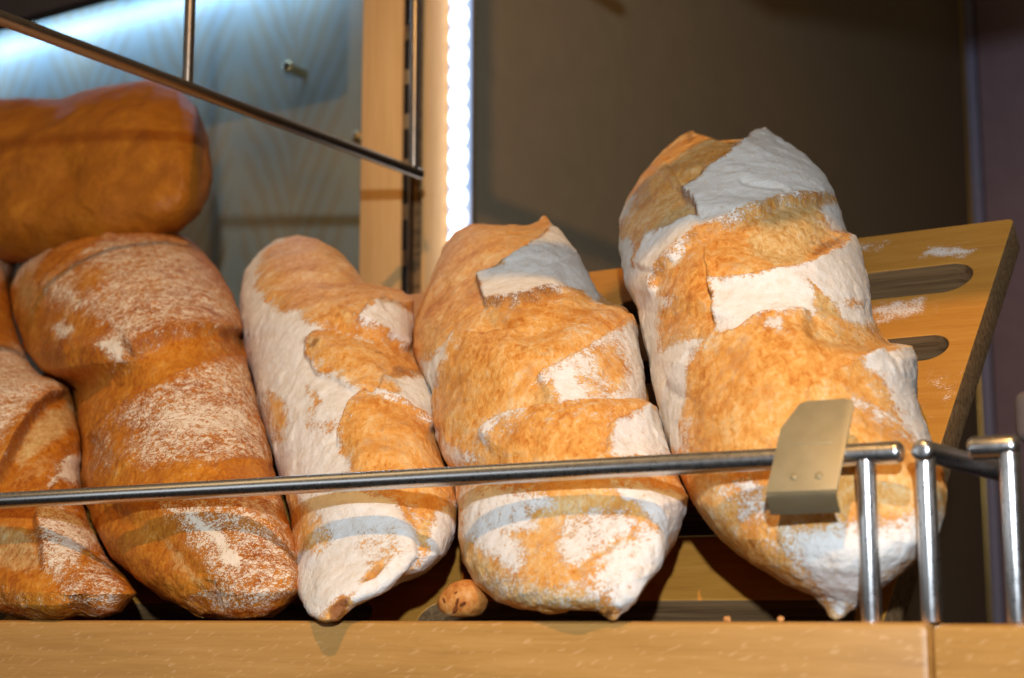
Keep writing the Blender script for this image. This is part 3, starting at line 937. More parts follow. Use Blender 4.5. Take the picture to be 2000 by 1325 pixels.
# ---- white floury loaf with small nose
zE = lambda p: Z(2.88, 440, 440, p)
zF = lambda p: Z(2.85, 540, 860, p)
loaf('bread_loaf', 'narrow loaf thickly coated in white flour along its left side, third from left',
     [(580, 459), (540, 468), (505, 495), (480, 530), (470, 570), (469, 620), (480, 690), (493, 740), (508, 800), (522, 850), (537, 900), (550, 950), (566, 1000), (572, 1050), (590, 1095), (615, 1135), (648, 1172), (685, 1203), (708, 1213), (722, 1216)],
     [(580, 459), (620, 466), (660, 490), (690, 520), (712, 553), (745, 560), (785, 570), (808, 588), (806, 620), (803, 660), (812, 700), (836, 745), (848, 780), (848, 820), (858, 870), (870, 910), (888, 945), (891, 990), (889, 1040), (884, 1085), (858, 1118), (815, 1153), (772, 1182), (752, 1203), (745, 1212), (722, 1216)],
     M_BREAD_B, [
        ('F', 1.0, 9, zE([(330, 62), (230, 135), (185, 230), (165, 340), (235, 440), (330, 490), (400, 480), (470, 555), (560, 560), (520, 590), (460, 650), (460, 730), (520, 830), (600, 850), (700, 900), (780, 950), (720, 1000), (680, 1080), (660, 1150), (640, 1250), (680, 1330), (700, 1400), (600, 1430), (300, 1430), (200, 1000), (60, 600), (40, 300), (120, 150), (300, 40)])),
        ('E', 0.15, 8, zE([(250, 950), (320, 990), (330, 1100), (300, 1200), (275, 1120), (255, 1040)])),
        ('E', 0.55, 8, zE([(470, 1110), (640, 1100), (640, 1140), (480, 1145)])),
        ('E', 0.35, 6, zE([(455, 900), (480, 950), (540, 985), (480, 1060), (465, 1060), (520, 990), (470, 960)])),
        ('F', 0.97, 5, zE([(775, 500), (870, 425), (960, 445), (1050, 505), (1045, 690), (960, 625), (850, 565), (770, 535)])),
        ('F', 0.6, 5, zE([(560, 520), (620, 560), (760, 590), (900, 650), (880, 665), (740, 620), (600, 570), (480, 540)])),
        ('F', 0.93, 5, zE([(905, 840), (950, 850), (1120, 862), (1160, 930), (1172, 1100), (1160, 1160), (1050, 1040), (960, 1000), (865, 965), (890, 900)])),
        ('E', 0.2, 5, zE([(890, 890), (950, 890), (980, 930), (930, 970), (890, 940)])),
        ('F', 0.75, 5, zE([(760, 940), (870, 960), (960, 995), (1060, 1050), (1040, 1060), (900, 1010), (780, 965)])),
        ('F', 0.35, 12, zE([(640, 380), (760, 420), (740, 500), (640, 480)])),
        ('F', 0.97, 12, zF([(90, 260), (470, 285), (640, 330), (760, 480), (820, 600), (835, 700), (760, 850), (640, 960), (400, 990), (250, 850), (110, 620), (250, 650), (310, 560), (250, 420), (170, 380)])),
        ('F', 0.45, 10, zF([(150, 400), (300, 380), (320, 500), (250, 600)])),
        ('E', 0.70, 16, zF([(450, 540), (640, 540), (680, 640), (560, 700), (450, 640)])),
        ('F', 0.92, 8, zF([(900, 390), (960, 350), (1010, 330), (1020, 640), (900, 760), (760, 880), (830, 780), (860, 620)])),
        ('F', 0.55, 10, zF([(640, 300), (760, 320), (840, 420), (800, 500), (740, 420)])),
        ('D', 1.0, 7, zF([(520, 900), (570, 880), (610, 930), (600, 1010), (540, 1010), (515, 950)])),
        ('E', 0.0, 7, zF([(520, 900), (570, 880), (610, 930), (600, 1010), (540, 1010), (515, 950)])),
        ('D', 0.6, 5, zF([(575, 720), (610, 690), (635, 710), (620, 780), (585, 810), (560, 790)])),
        ('E', 0.1, 5, zF([(575, 720), (610, 690), (635, 710), (620, 780), (585, 810), (560, 790)])),
        ('P', 0.55, 10, zE([(465, 640), (560, 640), (560, 700), (490, 720)])),
        ('P', 0.45, 14, zE([(640, 480), (760, 440), (740, 540), (680, 560)])),
        ('P', 0.4, 14, zE([(240, 400), (330, 380), (340, 450), (270, 450)])),
        ('D', 0.8, 5, zE([(830, 700), (880, 705), (870, 735), (835, 730)])),
        ('D', 0.7, 4, zE([(480, 680), (540, 650), (560, 665), (500, 700)])),
        ('D', 0.7, 6, zE([(820, 420), (880, 400), (1060, 470), (1060, 505), (960, 450), (880, 425), (830, 440)])),
        ('D', 0.6, 6, zE([(960, 780), (1100, 800), (1120, 860), (960, 850), (900, 850)])),
        ('D', 0.7, 8, zE([(1100, 860), (1180, 900), (1180, 930), (1150, 930)])),
        ('P', 0.5, 10, zE([(1130, 1150), (1190, 1180), (1200, 1300), (1150, 1290), (1110, 1200)])),
        ('P', 0.6, 10, zF([(810, 430), (860, 420), (880, 560), (830, 600), (800, 520)])),
        ('S', 0.006, 26, 0.5, zE([(1060, 690), (960, 620), (850, 560), (760, 525), (800, 470), (880, 418)])),
        ('S', 0.006, 26, 0.5, zE([(1160, 1160), (1050, 1040), (960, 1000), (860, 962), (910, 835)])),
        ('S', 0.006, 40, 0.3, zE([(640, 1260), (660, 1150), (690, 1080), (730, 1000), (790, 955), (960, 1010), (1180, 1150)])),
        ('S', 0.003, 40, 0.55, zE([(780, 950), (600, 850), (520, 830), (462, 730), (462, 650), (530, 580)])),
        ('B', 0.007, 40, zE([(700, 1010), (820, 970), (1000, 1040), (1160, 1180), (1200, 1420), (700, 1420), (660, 1200)])),
        ('B', 0.006, 40, zE([(470, 640), (540, 590), (760, 640), (930, 740), (900, 850), (820, 920), (640, 850), (500, 790)])),
        ('C', 0.005, 18, zE([(560, 560), (740, 600), (900, 660), (1060, 720)])),
        ('C', 0.005, 18, zF([(740, 300), (800, 480), (830, 640), (815, 800)])),
        ('B', 0.004, 30, zF([(120, 300), (470, 300), (640, 350), (760, 500), (800, 650), (740, 850), (500, 960), (300, 850), (120, 560)])),
        ('B', -0.004, 8, zF([(575, 720), (610, 690), (635, 710), (620, 780), (585, 810), (560, 790)])),
     ], hN=0.050, flat=0.84, seed=23, nose=0.048)

# ---- golden loaf with square flap
zC = lambda p: Z(2.88, 780, 400, p)
zD = lambda p: Z(2.431, 860, 780, p)
loaf('bread_loaf', 'golden loaf with a square white flap and round blunt end, fourth from left',
     [(1058, 421), (1052, 432), (1030, 440), (990, 440), (920, 439), (890, 455), (870, 480), (846, 530), (826, 590), (809, 640), (808, 680), (822, 730), (840, 760), (851, 800), (851, 850), (863, 890), (892, 935), (893, 980), (896, 1050), (906, 1100), (930, 1140), (975, 1175), (1030, 1190), (1100, 1196), (1170, 1193), (1205, 1194), (1222, 1206), (1232, 1213)],
     [(1066, 421), (1080, 440), (1108, 472), (1130, 502), (1150, 535), (1168, 570), (1185, 588), (1222, 604), (1238, 630), (1248, 680), (1258, 740), (1262, 788), (1283, 795), (1293, 830), (1303, 870), (1324, 930), (1343, 972), (1334, 1010), (1325, 1060), (1310, 1110), (1285, 1150), (1262, 1180), (1250, 1200), (1242, 1211), (1232, 1213)],
     M_BREAD_B, [
        ('F', 1.0, 5, zC([(870, 80), (850, 160), (760, 240), (640, 330), (540, 390), (450, 415), (470, 480), (495, 548), (600, 540), (720, 530), (820, 495), (960, 465), (1050, 480), (1140, 540), (1110, 430), (1030, 280), (920, 150)])),
        ('D', 0.7, 5, zC([(860, 135), (880, 140), (880, 165), (865, 165)])),
        ('F', 0.97, 6, zC([(322, 738), (285, 870), (225, 1000), (205, 1150), (215, 1320), (180, 1300), (140, 1000), (95, 870), (160, 880), (210, 830), (290, 750)])),
        ('F', 0.80, 6, zC([(1320, 600), (1300, 680), (1200, 730), (1050, 830), (900, 920), (765, 1000), (870, 1015), (915, 1090), (900, 1165), (1050, 1150), (1200, 1130), (1380, 1135), (1400, 960), (1350, 700)])),
        ('F', 0.99, 8, zC([(780, 1000), (980, 900), (1010, 1000), (1060, 1060), (1100, 1140), (920, 1160), (910, 1090), (870, 1015)])),
        ('E', 0.30, 8, zC([(1100, 850), (1180, 820), (1260, 920), (1260, 1030), (1200, 1030), (1120, 930)])),
        ('E', 0.4, 6, zC([(1000, 960), (1100, 1020), (1160, 1060), (1100, 1100), (1060, 1050)])),
        ('F', 0.42, 12, zC([(900, 690), (1050, 620), (1230, 590), (1260, 650), (1050, 720), (930, 740)])),
        ('F', 0.7, 4, zC([(950, 500), (1000, 505), (980, 525)])),
        ('F', 0.9, 5, zC([(455, 1325), (500, 1260), (560, 1225), (720, 1182), (740, 1195), (600, 1240), (530, 1290), (490, 1340)])),
        ('F', 0.80, 8, [(858, 860), (880, 868), (925, 890), (935, 905), (895, 912), (866, 900)]),
        ('F', 0.93, 6, zD([(815, 150), (1000, 40), (1040, 36), (1070, 180), (1100, 280), (810, 280)])),
        ('F', 0.35, 10, zD([(230, 180), (600, 80), (900, 60), (820, 140), (500, 150), (260, 240)])),
        ('F', 0.86, 12, zD([(90, 430), (280, 420), (470, 450), (480, 490), (380, 540), (380, 600), (260, 620), (330, 700), (340, 800), (300, 830), (220, 760), (160, 700), (100, 640)])),
        ('F', 0.80, 16, zD([(480, 570), (650, 520), (800, 520), (900, 580), (700, 700), (590, 790), (500, 760), (470, 660)])),
        ('F', 0.84, 24, zD([(900, 580), (1150, 560), (1130, 800), (1000, 1000), (880, 960), (700, 960), (680, 850), (720, 720)])),
        ('F', 0.92, 10, zD([(800, 400), (1000, 400), (1190, 460), (1150, 640), (1080, 700), (960, 560), (830, 450)])),
        ('F', 0.56, 30, zD([(230, 780), (400, 850), (700, 850), (850, 900), (850, 1010), (300, 980), (150, 850)])),
        ('F', 0.97, 12, zD([(860, 880), (1000, 860), (1020, 960), (980, 1030), (900, 1020), (850, 960)])),
        ('D', 1.0, 6, zD([(870, 980), (910, 980), (915, 1040), (880, 1040)])),
        ('E', 0.1, 6, zD([(870, 980), (910, 980), (915, 1040), (880, 1040)])),
        ('P', 0.65, 20, zD([(100, 660), (220, 760), (300, 860), (700, 900), (850, 980), (300, 990), (150, 860)])),
        ('P', 0.50, 18, zD([(330, 770), (680, 740), (850, 720), (900, 640), (760, 640), (600, 780)])),
        ('P', 0.55, 12, zC([(740, 1040), (860, 1030), (905, 1110), (840, 1170), (720, 1150)])),
        ('P', 0.50, 10, zC([(480, 560), (560, 600), (540, 680), (480, 650)])),
        ('P', 0.40, 14, zC([(640, 780), (800, 790), (800, 870), (700, 870)])),
        ('P', 0.40, 20, zC([(80, 600), (220, 640), (300, 740), (200, 860), (110, 860)])),
        ('P', 0.35, 16, zC([(800, 560), (960, 540), (1100, 560), (900, 620)])),
        ('P', 0.35, 16, zC([(230, 1130), (420, 1180), (400, 1290), (240, 1280)])),
        ('D', 0.45, 10, zC([(540, 570), (620, 600), (600, 680), (540, 650)])),
        ('D', 0.40, 10, zC([(820, 820), (960, 760), (960, 780), (860, 850), (790, 950), (770, 920)])),
        ('S', 0.0065, 60, 0.8, zC([(960, 462), (820, 495), (720, 530), (600, 542), (495, 550), (470, 480), (450, 415), (540, 388), (640, 328), (760, 238), (850, 155), (870, 85)])),
        ('S', 0.008, 40, 0.35, zC([(215, 1300), (205, 1150), (225, 1000), (285, 870), (322, 738), (430, 738), (560, 715), (700, 705)])),
        ('S', 0.007, 40, 0.40, zC([(765, 1000), (900, 920), (1050, 830), (1200, 730), (1310, 620)])),
        ('S', 0.009, 40, 0.40, zC([(440, 1340), (560, 1228), (720, 1186), (900, 1168), (1150, 1150), (1440, 1130)])),
        ('C', 0.006, 24, zC([(500, 700), (640, 700), (780, 690), (900, 620), (1120, 545)])),
        ('B', 0.006, 40, zC([(820, 510), (960, 470), (1080, 500), (1250, 580), (1300, 640), (1050, 620), (900, 610), (820, 560)])),
        ('B', 0.005, 60, zC([(260, 900), (330, 750), (700, 720), (900, 720), (1000, 850), (760, 1000), (700, 1150), (480, 1220), (230, 1290)])),
        ('S', 0.004, 18, 0.45, zD([(800, 270), (812, 150), (1000, 42)])),
        ('C', 0.0035, 9, zD([(905, 575), (690, 700), (590, 790)])),
        ('B', 0.006, 26, zD([(860, 880), (1000, 860), (1020, 960), (980, 1030), (900, 1030), (850, 960)])),
     ], hN=0.060, flat=0.80, seed=37, nose=0.026)

# ---- tallest loaf on the right
zA = lambda p: Z(3.312, 1180, 220, p)
zB = lambda p: Z(3.125, 1220, 560, p)
zI = lambda p: Z(2.85, 1300, 860, p)
loaf('bread_loaf', 'tallest golden loaf with peaked white flap at the right end of the row',
     [(1494, 248), (1480, 256), (1462, 271), (1400, 276), (1366, 270), (1352, 258), (1328, 268), (1290, 300), (1250, 345), (1225, 390), (1211, 430), (1211, 490), (1225, 560), (1246, 605), (1256, 660), (1266, 700), (1276, 760), (1291, 810), (1310, 880), (1330, 930), (1355, 985), (1400, 1050), (1450, 1100), (1510, 1140), (1560, 1164), (1582, 1190), (1590, 1206), (1602, 1214)],
     [(1494, 248), (1506, 258), (1530, 277), (1570, 300), (1600, 335), (1625, 370), (1645, 420), (1654, 452), (1673, 460), (1683, 500), (1697, 560), (1702, 620), (1716, 648), (1740, 672), (1780, 678), (1790, 700), (1790, 760), (1800, 820), (1820, 870), (1842, 920), (1852, 960), (1846, 1010), (1820, 1060), (1790, 1090), (1745, 1122), (1700, 1152), (1660, 1176), (1632, 1192), (1616, 1208), (1602, 1214)],
     M_BREAD_B, [
        ('F', 1.0, 5, zA([(1045, 70), (985, 140), (930, 210), (850, 275), (770, 345), (720, 350), (690, 400), (640, 460), (535, 530), (600, 580), (625, 640), (625, 715), (560, 740), (420, 775), (320, 800), (270, 880), (215, 1010), (190, 900), (165, 810), (120, 830), (60, 800), (80, 950), (100, 1060), (180, 1260), (200, 1400), (330, 1400), (310, 1200), (310, 1080), (420, 960), (560, 850), (700, 760), (850, 690), (1000, 640), (1130, 590), (1180, 575), (1300, 570), (1390, 545), (1530, 530), (1450, 400), (1310, 260), (1140, 165)])),
        ('F', 0.9, 6, zA([(1415, 590), (1540, 570), (1590, 770), (1480, 745), (1440, 690), (1400, 640)])),
        ('F', 0.9, 7, zA([(190, 530), (120, 590), (80, 660), (100, 740), (165, 650)])),
        ('F', 0.9, 5, zA([(440, 970), (540, 880), (550, 910), (480, 980), (450, 1000)])),
        ('F', 0.85, 6, zA([(380, 1200), (470, 1200), (450, 1250), (380, 1280)])),
        ('F', 0.97, 5, zA([(1640, 770), (1600, 785), (1545, 875), (1450, 940), (1330, 1025), (1180, 1065), (1050, 1085), (900, 1115), (715, 1130), (740, 1230), (725, 1400), (900, 1385), (1050, 1350), (1365, 1310), (1360, 1170), (1310, 1120), (1450, 1200), (1560, 1330), (1740, 1370), (1760, 1300), (1720, 1000)])),
        ('E', 0.45, 6, zA([(1560, 1230), (1660, 1230), (1650, 1260), (1570, 1260)])),
        ('F', 0.97, 8, [(1236, 590), (1262, 566), (1278, 560), (1290, 600), (1283, 650), (1280, 690), (1300, 680), (1340, 665), (1400, 660), (1370, 690), (1350, 740), (1340, 790), (1330, 830), (1335, 880), (1305, 880), (1285, 810), (1266, 740), (1250, 650)]),
        ('F', 0.55, 10, [(1310, 800), (1345, 780), (1360, 860), (1350, 885), (1310, 885)]),
        ('F', 0.95, 4, zB([(870, 260), (900, 235), (970, 240), (960, 290), (870, 285)])),
        ('F', 0.6, 6, zB([(690, 220), (830, 210), (760, 280), (700, 270), (570, 240)])),
        ('F', 0.88, 7, zB([(1560, 370), (1700, 360), (1790, 390), (1800, 640), (1850, 830), (1920, 1000), (1880, 1000), (1800, 960), (1700, 830), (1650, 720), (1600, 640), (1540, 560), (1460, 530), (1440, 470)])),
        ('F', 0.72, 10, zB([(1370, 680), (1480, 700), (1600, 760), (1660, 830), (1560, 830), (1390, 740)])),
        ('F', 0.50, 12, zB([(1600, 830), (1760, 850), (1860, 960), (1700, 980)])),
        ('F', 0.90, 24, zI([(560, 560), (680, 480), (1000, 470), (1200, 440), (1560, 420), (1540, 520), (1300, 720), (1100, 840), (1020, 900), (900, 980), (800, 900), (740, 780), (660, 680)])),
        ('F', 0.55, 14, zI([(200, 220), (440, 210), (440, 280), (560, 330), (520, 440), (380, 450), (300, 340)])),
        ('F', 0.85, 8, zI([(330, 230), (440, 210), (450, 260), (400, 290), (340, 260)])),
        ('F', 0.40, 14, zI([(130, 240), (300, 480), (600, 740), (780, 880), (720, 800), (560, 650), (380, 480), (240, 280)])),
        ('D', 0.55, 12, zI([(800, 860), (900, 850), (930, 960), (880, 1000), (820, 950)])),
        ('P', 0.62, 12, zA([(400, 610), (520, 540), (600, 590), (620, 700), (450, 760), (300, 780), (330, 680)])),
        ('P', 0.66, 14, zA([(1000, 720), (1180, 600), (1390, 590), (1430, 700), (1470, 780), (1330, 900), (1280, 980), (1100, 960), (950, 880), (900, 800)])),
        ('P', 0.50, 14, zA([(840, 970), (1000, 1000), (1260, 1000), (1100, 1050), (860, 1040)])),
        ('P', 0.70, 8, zA([(1360, 1170), (1450, 1200), (1560, 1330), (1450, 1340), (1370, 1310)])),
        ('P', 0.45, 14, zB([(1150, 200), (1350, 230), (1500, 300), (1560, 370), (1350, 380), (1200, 330)])),
        ('P', 0.45, 16, zB([(220, 300), (500, 260), (580, 320), (350, 340), (200, 420)])),
        ('P', 0.30, 20, zB([(600, 720), (900, 600), (1100, 640), (950, 900), (650, 900)])),
        ('D', 0.55, 8, zA([(1310, 690), (1350, 680), (1350, 700), (1310, 700)])),
        ('D', 0.65, 7, zA([(1340, 790), (1410, 780), (1400, 810), (1360, 815)])),
        ('D', 0.45, 10, zA([(180, 470), (290, 420), (330, 560), (200, 640), (130, 700), (140, 620)])),
        ('D', 0.45, 12, zA([(720, 760), (1000, 650), (1100, 640), (900, 760), (640, 840)])),
        ('D', 0.65, 8, zA([(1420, 800), (1580, 775), (1560, 830), (1440, 880), (1340, 920), (1360, 870)])),
        ('D', 0.6, 6, zA([(480, 150), (560, 115), (600, 180), (560, 200)])),
        ('D', 0.35, 12, zA([(300, 330), (640, 290), (760, 330), (680, 400), (400, 420)])),
        ('D', 0.35, 8, zB([(600, 640), (630, 690), (740, 740), (720, 760), (590, 720)])),
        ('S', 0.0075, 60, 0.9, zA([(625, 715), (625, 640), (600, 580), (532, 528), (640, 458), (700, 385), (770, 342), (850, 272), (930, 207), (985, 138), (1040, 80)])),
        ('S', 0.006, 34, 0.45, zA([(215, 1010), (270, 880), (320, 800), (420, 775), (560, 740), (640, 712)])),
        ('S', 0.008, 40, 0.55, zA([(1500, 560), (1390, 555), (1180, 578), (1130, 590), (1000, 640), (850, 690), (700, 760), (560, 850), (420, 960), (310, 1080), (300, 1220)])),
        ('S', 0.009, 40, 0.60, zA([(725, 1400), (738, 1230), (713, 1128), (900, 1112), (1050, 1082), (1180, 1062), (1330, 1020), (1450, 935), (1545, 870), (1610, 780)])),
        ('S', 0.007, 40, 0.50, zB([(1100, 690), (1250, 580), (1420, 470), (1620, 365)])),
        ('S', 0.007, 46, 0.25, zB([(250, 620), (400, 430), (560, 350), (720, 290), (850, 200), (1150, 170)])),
        ('C', 0.0025, 5, zA([(900, 480), (1030, 500), (1140, 525), (1170, 560)])),
        ('D', 0.6, 3, zA([(900, 478), (1030, 492), (1150, 520), (1175, 562), (1130, 535), (1030, 508)])),
        ('D', 0.6, 3, zA([(1370, 515), (1500, 520), (1500, 545), (1420, 540)])),
        ('C', 0.006, 24, zB([(1200, 270), (1400, 290), (1600, 350)])),
        ('C', 0.006, 30, zA([(900, 820), (1150, 860), (1330, 830), (1480, 780)])),
        ('B', 0.006, 70, zB([(200, 430), (420, 360), (800, 260), (1200, 330), (1480, 390), (1250, 580), (1000, 760), (900, 1000), (380, 1000), (370, 700)])),
        ('B', 0.006, 60, zA([(330, 1100), (560, 880), (800, 860), (1000, 1000), (1150, 1050), (720, 1130), (740, 1320), (300, 1330)])),
        ('B', -0.004, 26, zA([(200, 560), (400, 400), (650, 340), (600, 480), (540, 530), (600, 600), (600, 700), (300, 780), (200, 900), (150, 700)])),
     ], hN=0.062, flat=0.80, seed=51, nose=-0.022)

# ---- orange loaf on the shelf behind
t = NT('bread_orange')
v = t.coord()
n1 = t.noise(v, 30, 4, 0.6, 0.5); n2 = t.noise(v, 300, 4, 0.6)
t.set(Base_Color=t.ramp(t.math('ADD', t.math('MULTIPLY', n1, 0.75), t.math('MULTIPLY', n2, 0.25)), [(0.3, (0.23, 0.068, 0.004)), (0.55, (0.35, 0.115, 0.006)), (0.75, (0.46, 0.185, 0.014))]), Roughness=0.55, Specular_IOR_Level=0.25)
t.bump(n2, 0.3, 0.001)
M_BREAD_O = t.m
pfar = on_v(200, 330, 1.28)
nfar = -(V * math.cos(math.radians(20)) - W * math.sin(math.radians(20)))
loaf('bread_loaf', 'smooth orange-brown loaf lying on the shelf behind, upper left',
     [(414, 322), (404, 262), (384, 212), (350, 176), (290, 157), (200, 168), (150, 182), (120, 194), (60, 192), (0, 194), (-100, 205), (-200, 240), (-260, 320), (-275, 370)],
     [(414, 322), (415, 345), (407, 385), (388, 418), (355, 450), (300, 478), (200, 505), (80, 515), (-40, 512), (-150, 490), (-230, 440), (-275, 370)],
     M_BREAD_O, [
        ('D', 0.4, 30, [(120, 330), (230, 320), (260, 400), (140, 420)]),
        ('P', 0.35, 30, [(150, 260), (280, 220), (330, 300), (200, 320)]),
        ('B', 0.010, 70, [(-200, 220), (300, 165), (340, 215), (200, 290), (60, 330), (-200, 380)]),
        ('C', 0.010, 30, [(118, 180), (90, 230), (40, 270), (-60, 300), (-200, 330)]),
        ('C', 0.007, 40, [(-100, 430), (0, 380), (100, 340), (200, 325), (330, 350)]),
        ('C', 0.006, 30, [(60, 470), (60, 400), (120, 340)]),
        ('C', 0.004, 30, [(240, 420), (300, 330), (330, 230)]),
     ], rows=260, seed=77, plane=(pfar, nfar), flat=0.85, group='large loaves on the shelf behind', clamp=False, sm=12)
sp = on_v(150, 516, 1.28); spu, spv, spw = uvw(sp)
sr = uvw(on_v(330, 500, 1.30))[0]
o = link('back_shelf', box_mesh('back_shelf', sr - 0.75, sr, 1.28, 1.37, spw - 0.022, spw - 0.002, 0.002), M_WOOD_BOARD, None, frame_at(E0))
tag(o, 'wooden shelf under the orange-brown loaf at the upper left', 'shelf')

# ---- small bread end with holes lying behind the front board
zN = lambda p: Z(2.85, 540, 860, p)
t = NT('bread_nub_crust')
v = t.coord(); n = t.noise(v, 160, 4, 0.6)
t.set(Base_Color=t.ramp(n, [(0.3, (0.36, 0.10, 0.015)), (0.55, (0.60, 0.25, 0.055)), (0.8, (0.72, 0.46, 0.22))]), Roughness=0.6, Specular_IOR_Level=0.2)
t.bump(n, 0.4, 0.001)
nubp = on_v(890, 1170, 0.852)
nub = empty('bread_end_piece', Matrix.Translation(Vector(nubp)))
def nub_mesh():
    out = [(965, 790), (1000, 776), (1050, 774), (1080, 800), (1105, 850), (1112, 890), (1100, 940), (1070, 980), (1010, 990), (940, 985), (900, 960), (880, 915), (890, 880), (920, 830)]
    out = resample(zN(out) + [zN(out)[0]], 49, 8)[:-1]
    cx, cy = out.mean(0)
    rings = []
    prof = [(0.0, 0.004), (0.35, 0.0035), (0.7, 0.002), (0.9, 0.0), (1.0, -0.006), (0.98, -0.014), (0.85, -0.017), (0.5, -0.020), (0.0, -0.021)]
    bm = bmesh.new()
    for (s, dz) in prof:
        if s == 0:
            p = on_v(cx, cy, 0.852) - V * dz
            rings.append([bm.verts.new(Vector(p - nubp))])
        else:
            r = []
            for (x, y) in out:
                p = on_v(cx + (x - cx) * s, cy + (y - cy) * s, 0.852) - V * dz
                r.append(bm.verts.new(Vector(p - nubp)))
            rings.append(r)
    for a, b in zip(rings[:-1], rings[1:]):
        for k in range(48):
            k2 = (k + 1) % 48
            if len(a) == 1: bm.faces.new((a[0], b[k], b[k2]))
            elif len(b) == 1: bm.faces.new((a[k], b[0], a[k2]))
            else: bm.faces.new((a[k], b[k], b[k2], a[k2]))
    bmesh.ops.recalc_face_normals(bm, faces=bm.faces[:])
    me = bpy.data.meshes.new('crust'); bm.to_mesh(me); bm.free()
    for p in me.polygons: p.use_smooth = True
    return me
link('crust', nub_mesh(), t.m, nub, Matrix.Translation(Vector(nubp)))
M_HOLE = plain('hole_brown', (0.15, 0.045, 0.012), 0.8, 0, 0.1, 0.2, 200)
for (hx, hy, r) in ((935, 893, 0.0011), (1000, 850, 0.0009), (1008, 902, 0.0018), (1036, 913, 0.0014), (995, 942, 0.0016)):
    x, y = zN([(hx, hy)])[0]
    p = on_v(x, y, 0.852 - 0.0030)
    link('hole', rod_mesh('hole', (0, -0.0008, 0), (0, 0.003, 0), r, 14, 0.0006), M_HOLE, nub, frame_at(p) @ Matrix.Rotation(hx * 0.7, 4, 'Y') @ Matrix.Diagonal((1.7, 1.0, 0.75, 1.0)))
tag(nub, 'small orange bread end with dark holes between two loaf ends', 'bread end')

# crumbs on the front board
t = NT('crumb'); v = t.coord(); n = t.noise(v, 600, 3)
t.set(Base_Color=t.ramp(n, [(0.3, (0.45, 0.16, 0.03)), (0.7, (0.68, 0.34, 0.10))]), Roughness=0.7)
for i, (x, lab) in enumerate(((1420, 'tiny orange bread crumb on the front board below the dark gap'), (1525, 'tiny orange bread crumb on the front board left of the pointed loaf end'))):
    p = on_v(x, 1203, FB0 + 0.010); u_, v_, _ = uvw(p)
    bm = bmesh.new(); bmesh.ops.create_icosphere(bm, subdivisions=2, radius=0.0019)
    for q in bm.verts: q.co *= 0.75 + 0.5 * random.random()
    for q in bm.verts: q.co.z = max(q.co.z, -0.0011)
    me = bpy.data.meshes.new('bread_crumb'); bm.to_mesh(me); bm.free()
    o = link('bread_crumb', me, t.m, None, frame_at(D(u_, v_, TOPW + 0.0011)))
    tag(o, lab, 'crumb', 'crumbs on the front board')

# ================================================================== rails
def rail_line_u(x): return uvw(on_v(x, 890, RAIL_V))[0]

POST_BASE = TOPW - 0.0002
def guard(name, label, u0, u1, posts, group='steel guard rails on the counter front'):
    g = empty(name, frame_at(D((u0 + u1) / 2, RAIL_V, POST_BASE)))
    link('rail', rod_mesh('rail', (u0, RAIL_V, RAIL_W), (u1, RAIL_V, RAIL_W), RAIL_R, 40, 0.0035), M_STEEL, g, frame_at(E0))
    for u in posts:
        link('post', rod_mesh('post', (u, RAIL_V, POST_BASE), (u, RAIL_V, RAIL_W - RAIL_R * 0.5), 0.0053, 32, 0.0004), M_STEEL, g, frame_at(E0))
    tag(g, label, 'guard rail', group)
    return g


ue = rail_line_u(1764)
guard('guard_rail', 'long steel guard rail running across in front of the loaves', -1.35, ue, [rail_line_u(1691), -1.28])
un = rail_line_u(1893)
guard('guard_rail', 'short piece of steel guard rail with post at the right picture edge', un, rail_line_u(1992), [rail_line_u(1972)])
# side rail going back
us = rail_line_u(1803)
g = empty('guard_rail', frame_at(D(us, RAIL_V, POST_BASE)))
link('rail', rod_mesh('rail', (us, RAIL_V - 0.004, RAIL_W), (us, RAIL_V + 0.16, RAIL_W), RAIL_R, 40, 0.0035), M_STEEL, g, frame_at(E0))
link('post', rod_mesh('post', (us, RAIL_V + 0.003, POST_BASE), (us, RAIL_V + 0.003, RAIL_W - RAIL_R * 0.5), 0.0053, 32, 0.0004), M_STEEL, g, frame_at(E0))
tag(g, 'steel side rail running back beside the tallest loaf, middle post', 'guard rail', 'steel guard rails on the counter front')

# ------------------------------------------------------------------ price clip
CL_V = RAIL_V - RAIL_R - 0.0012
pc = on_v(1566, 965, CL_V - 0.012)
cl0 = uvw(on_v(1497, 965, CL_V - 0.012)); cl1 = uvw(on_v(1636, 965, CL_V - 0.012))
ctop = on_v(1608, 783, CL_V)
wd = cl1[0] - cl0[0]
# the plate leans back: bottom edge in front, top edge above the rail
cbot = D((cl0[0] + cl1[0]) / 2, CL_V - 0.012, cl0[2])
lean_dir = None
best = None
for dv in np.linspace(-0.01, 0.09, 101):
    q = on_v(1604, 784, CL_V - 0.012 + dv)
    e = abs(uvw(q)[0] - uvw(cbot)[0])
    if best is None or e < best[0]: best = (e, q)
q = best[1]
ydir = (q - cbot); ydir -= U * (ydir @ U); clen = np.linalg.norm(ydir); ydir /= clen
zdir = np.cross(U, ydir)
CM = basis(U, ydir, zdir, cbot)
h = wd / 2
clip = empty('price_clip', CM)
ch = h * 0.60
plate = prism_mesh('plate', [(-h, 0), (h, 0), (h, clen - 0.006), (h - 0.0009, clen - 0.003), (h - 0.003, clen - 0.0009), (h - 0.006, clen), (-h + ch * 0.95, clen), (-h + ch * 0.66, clen - 0.0016), (-h + 0.0015, clen - ch * 1.25), (-h, clen - ch * 1.5)], 0.0012, 0.0003)
link('plate', plate, M_CLIP, clip, CM)
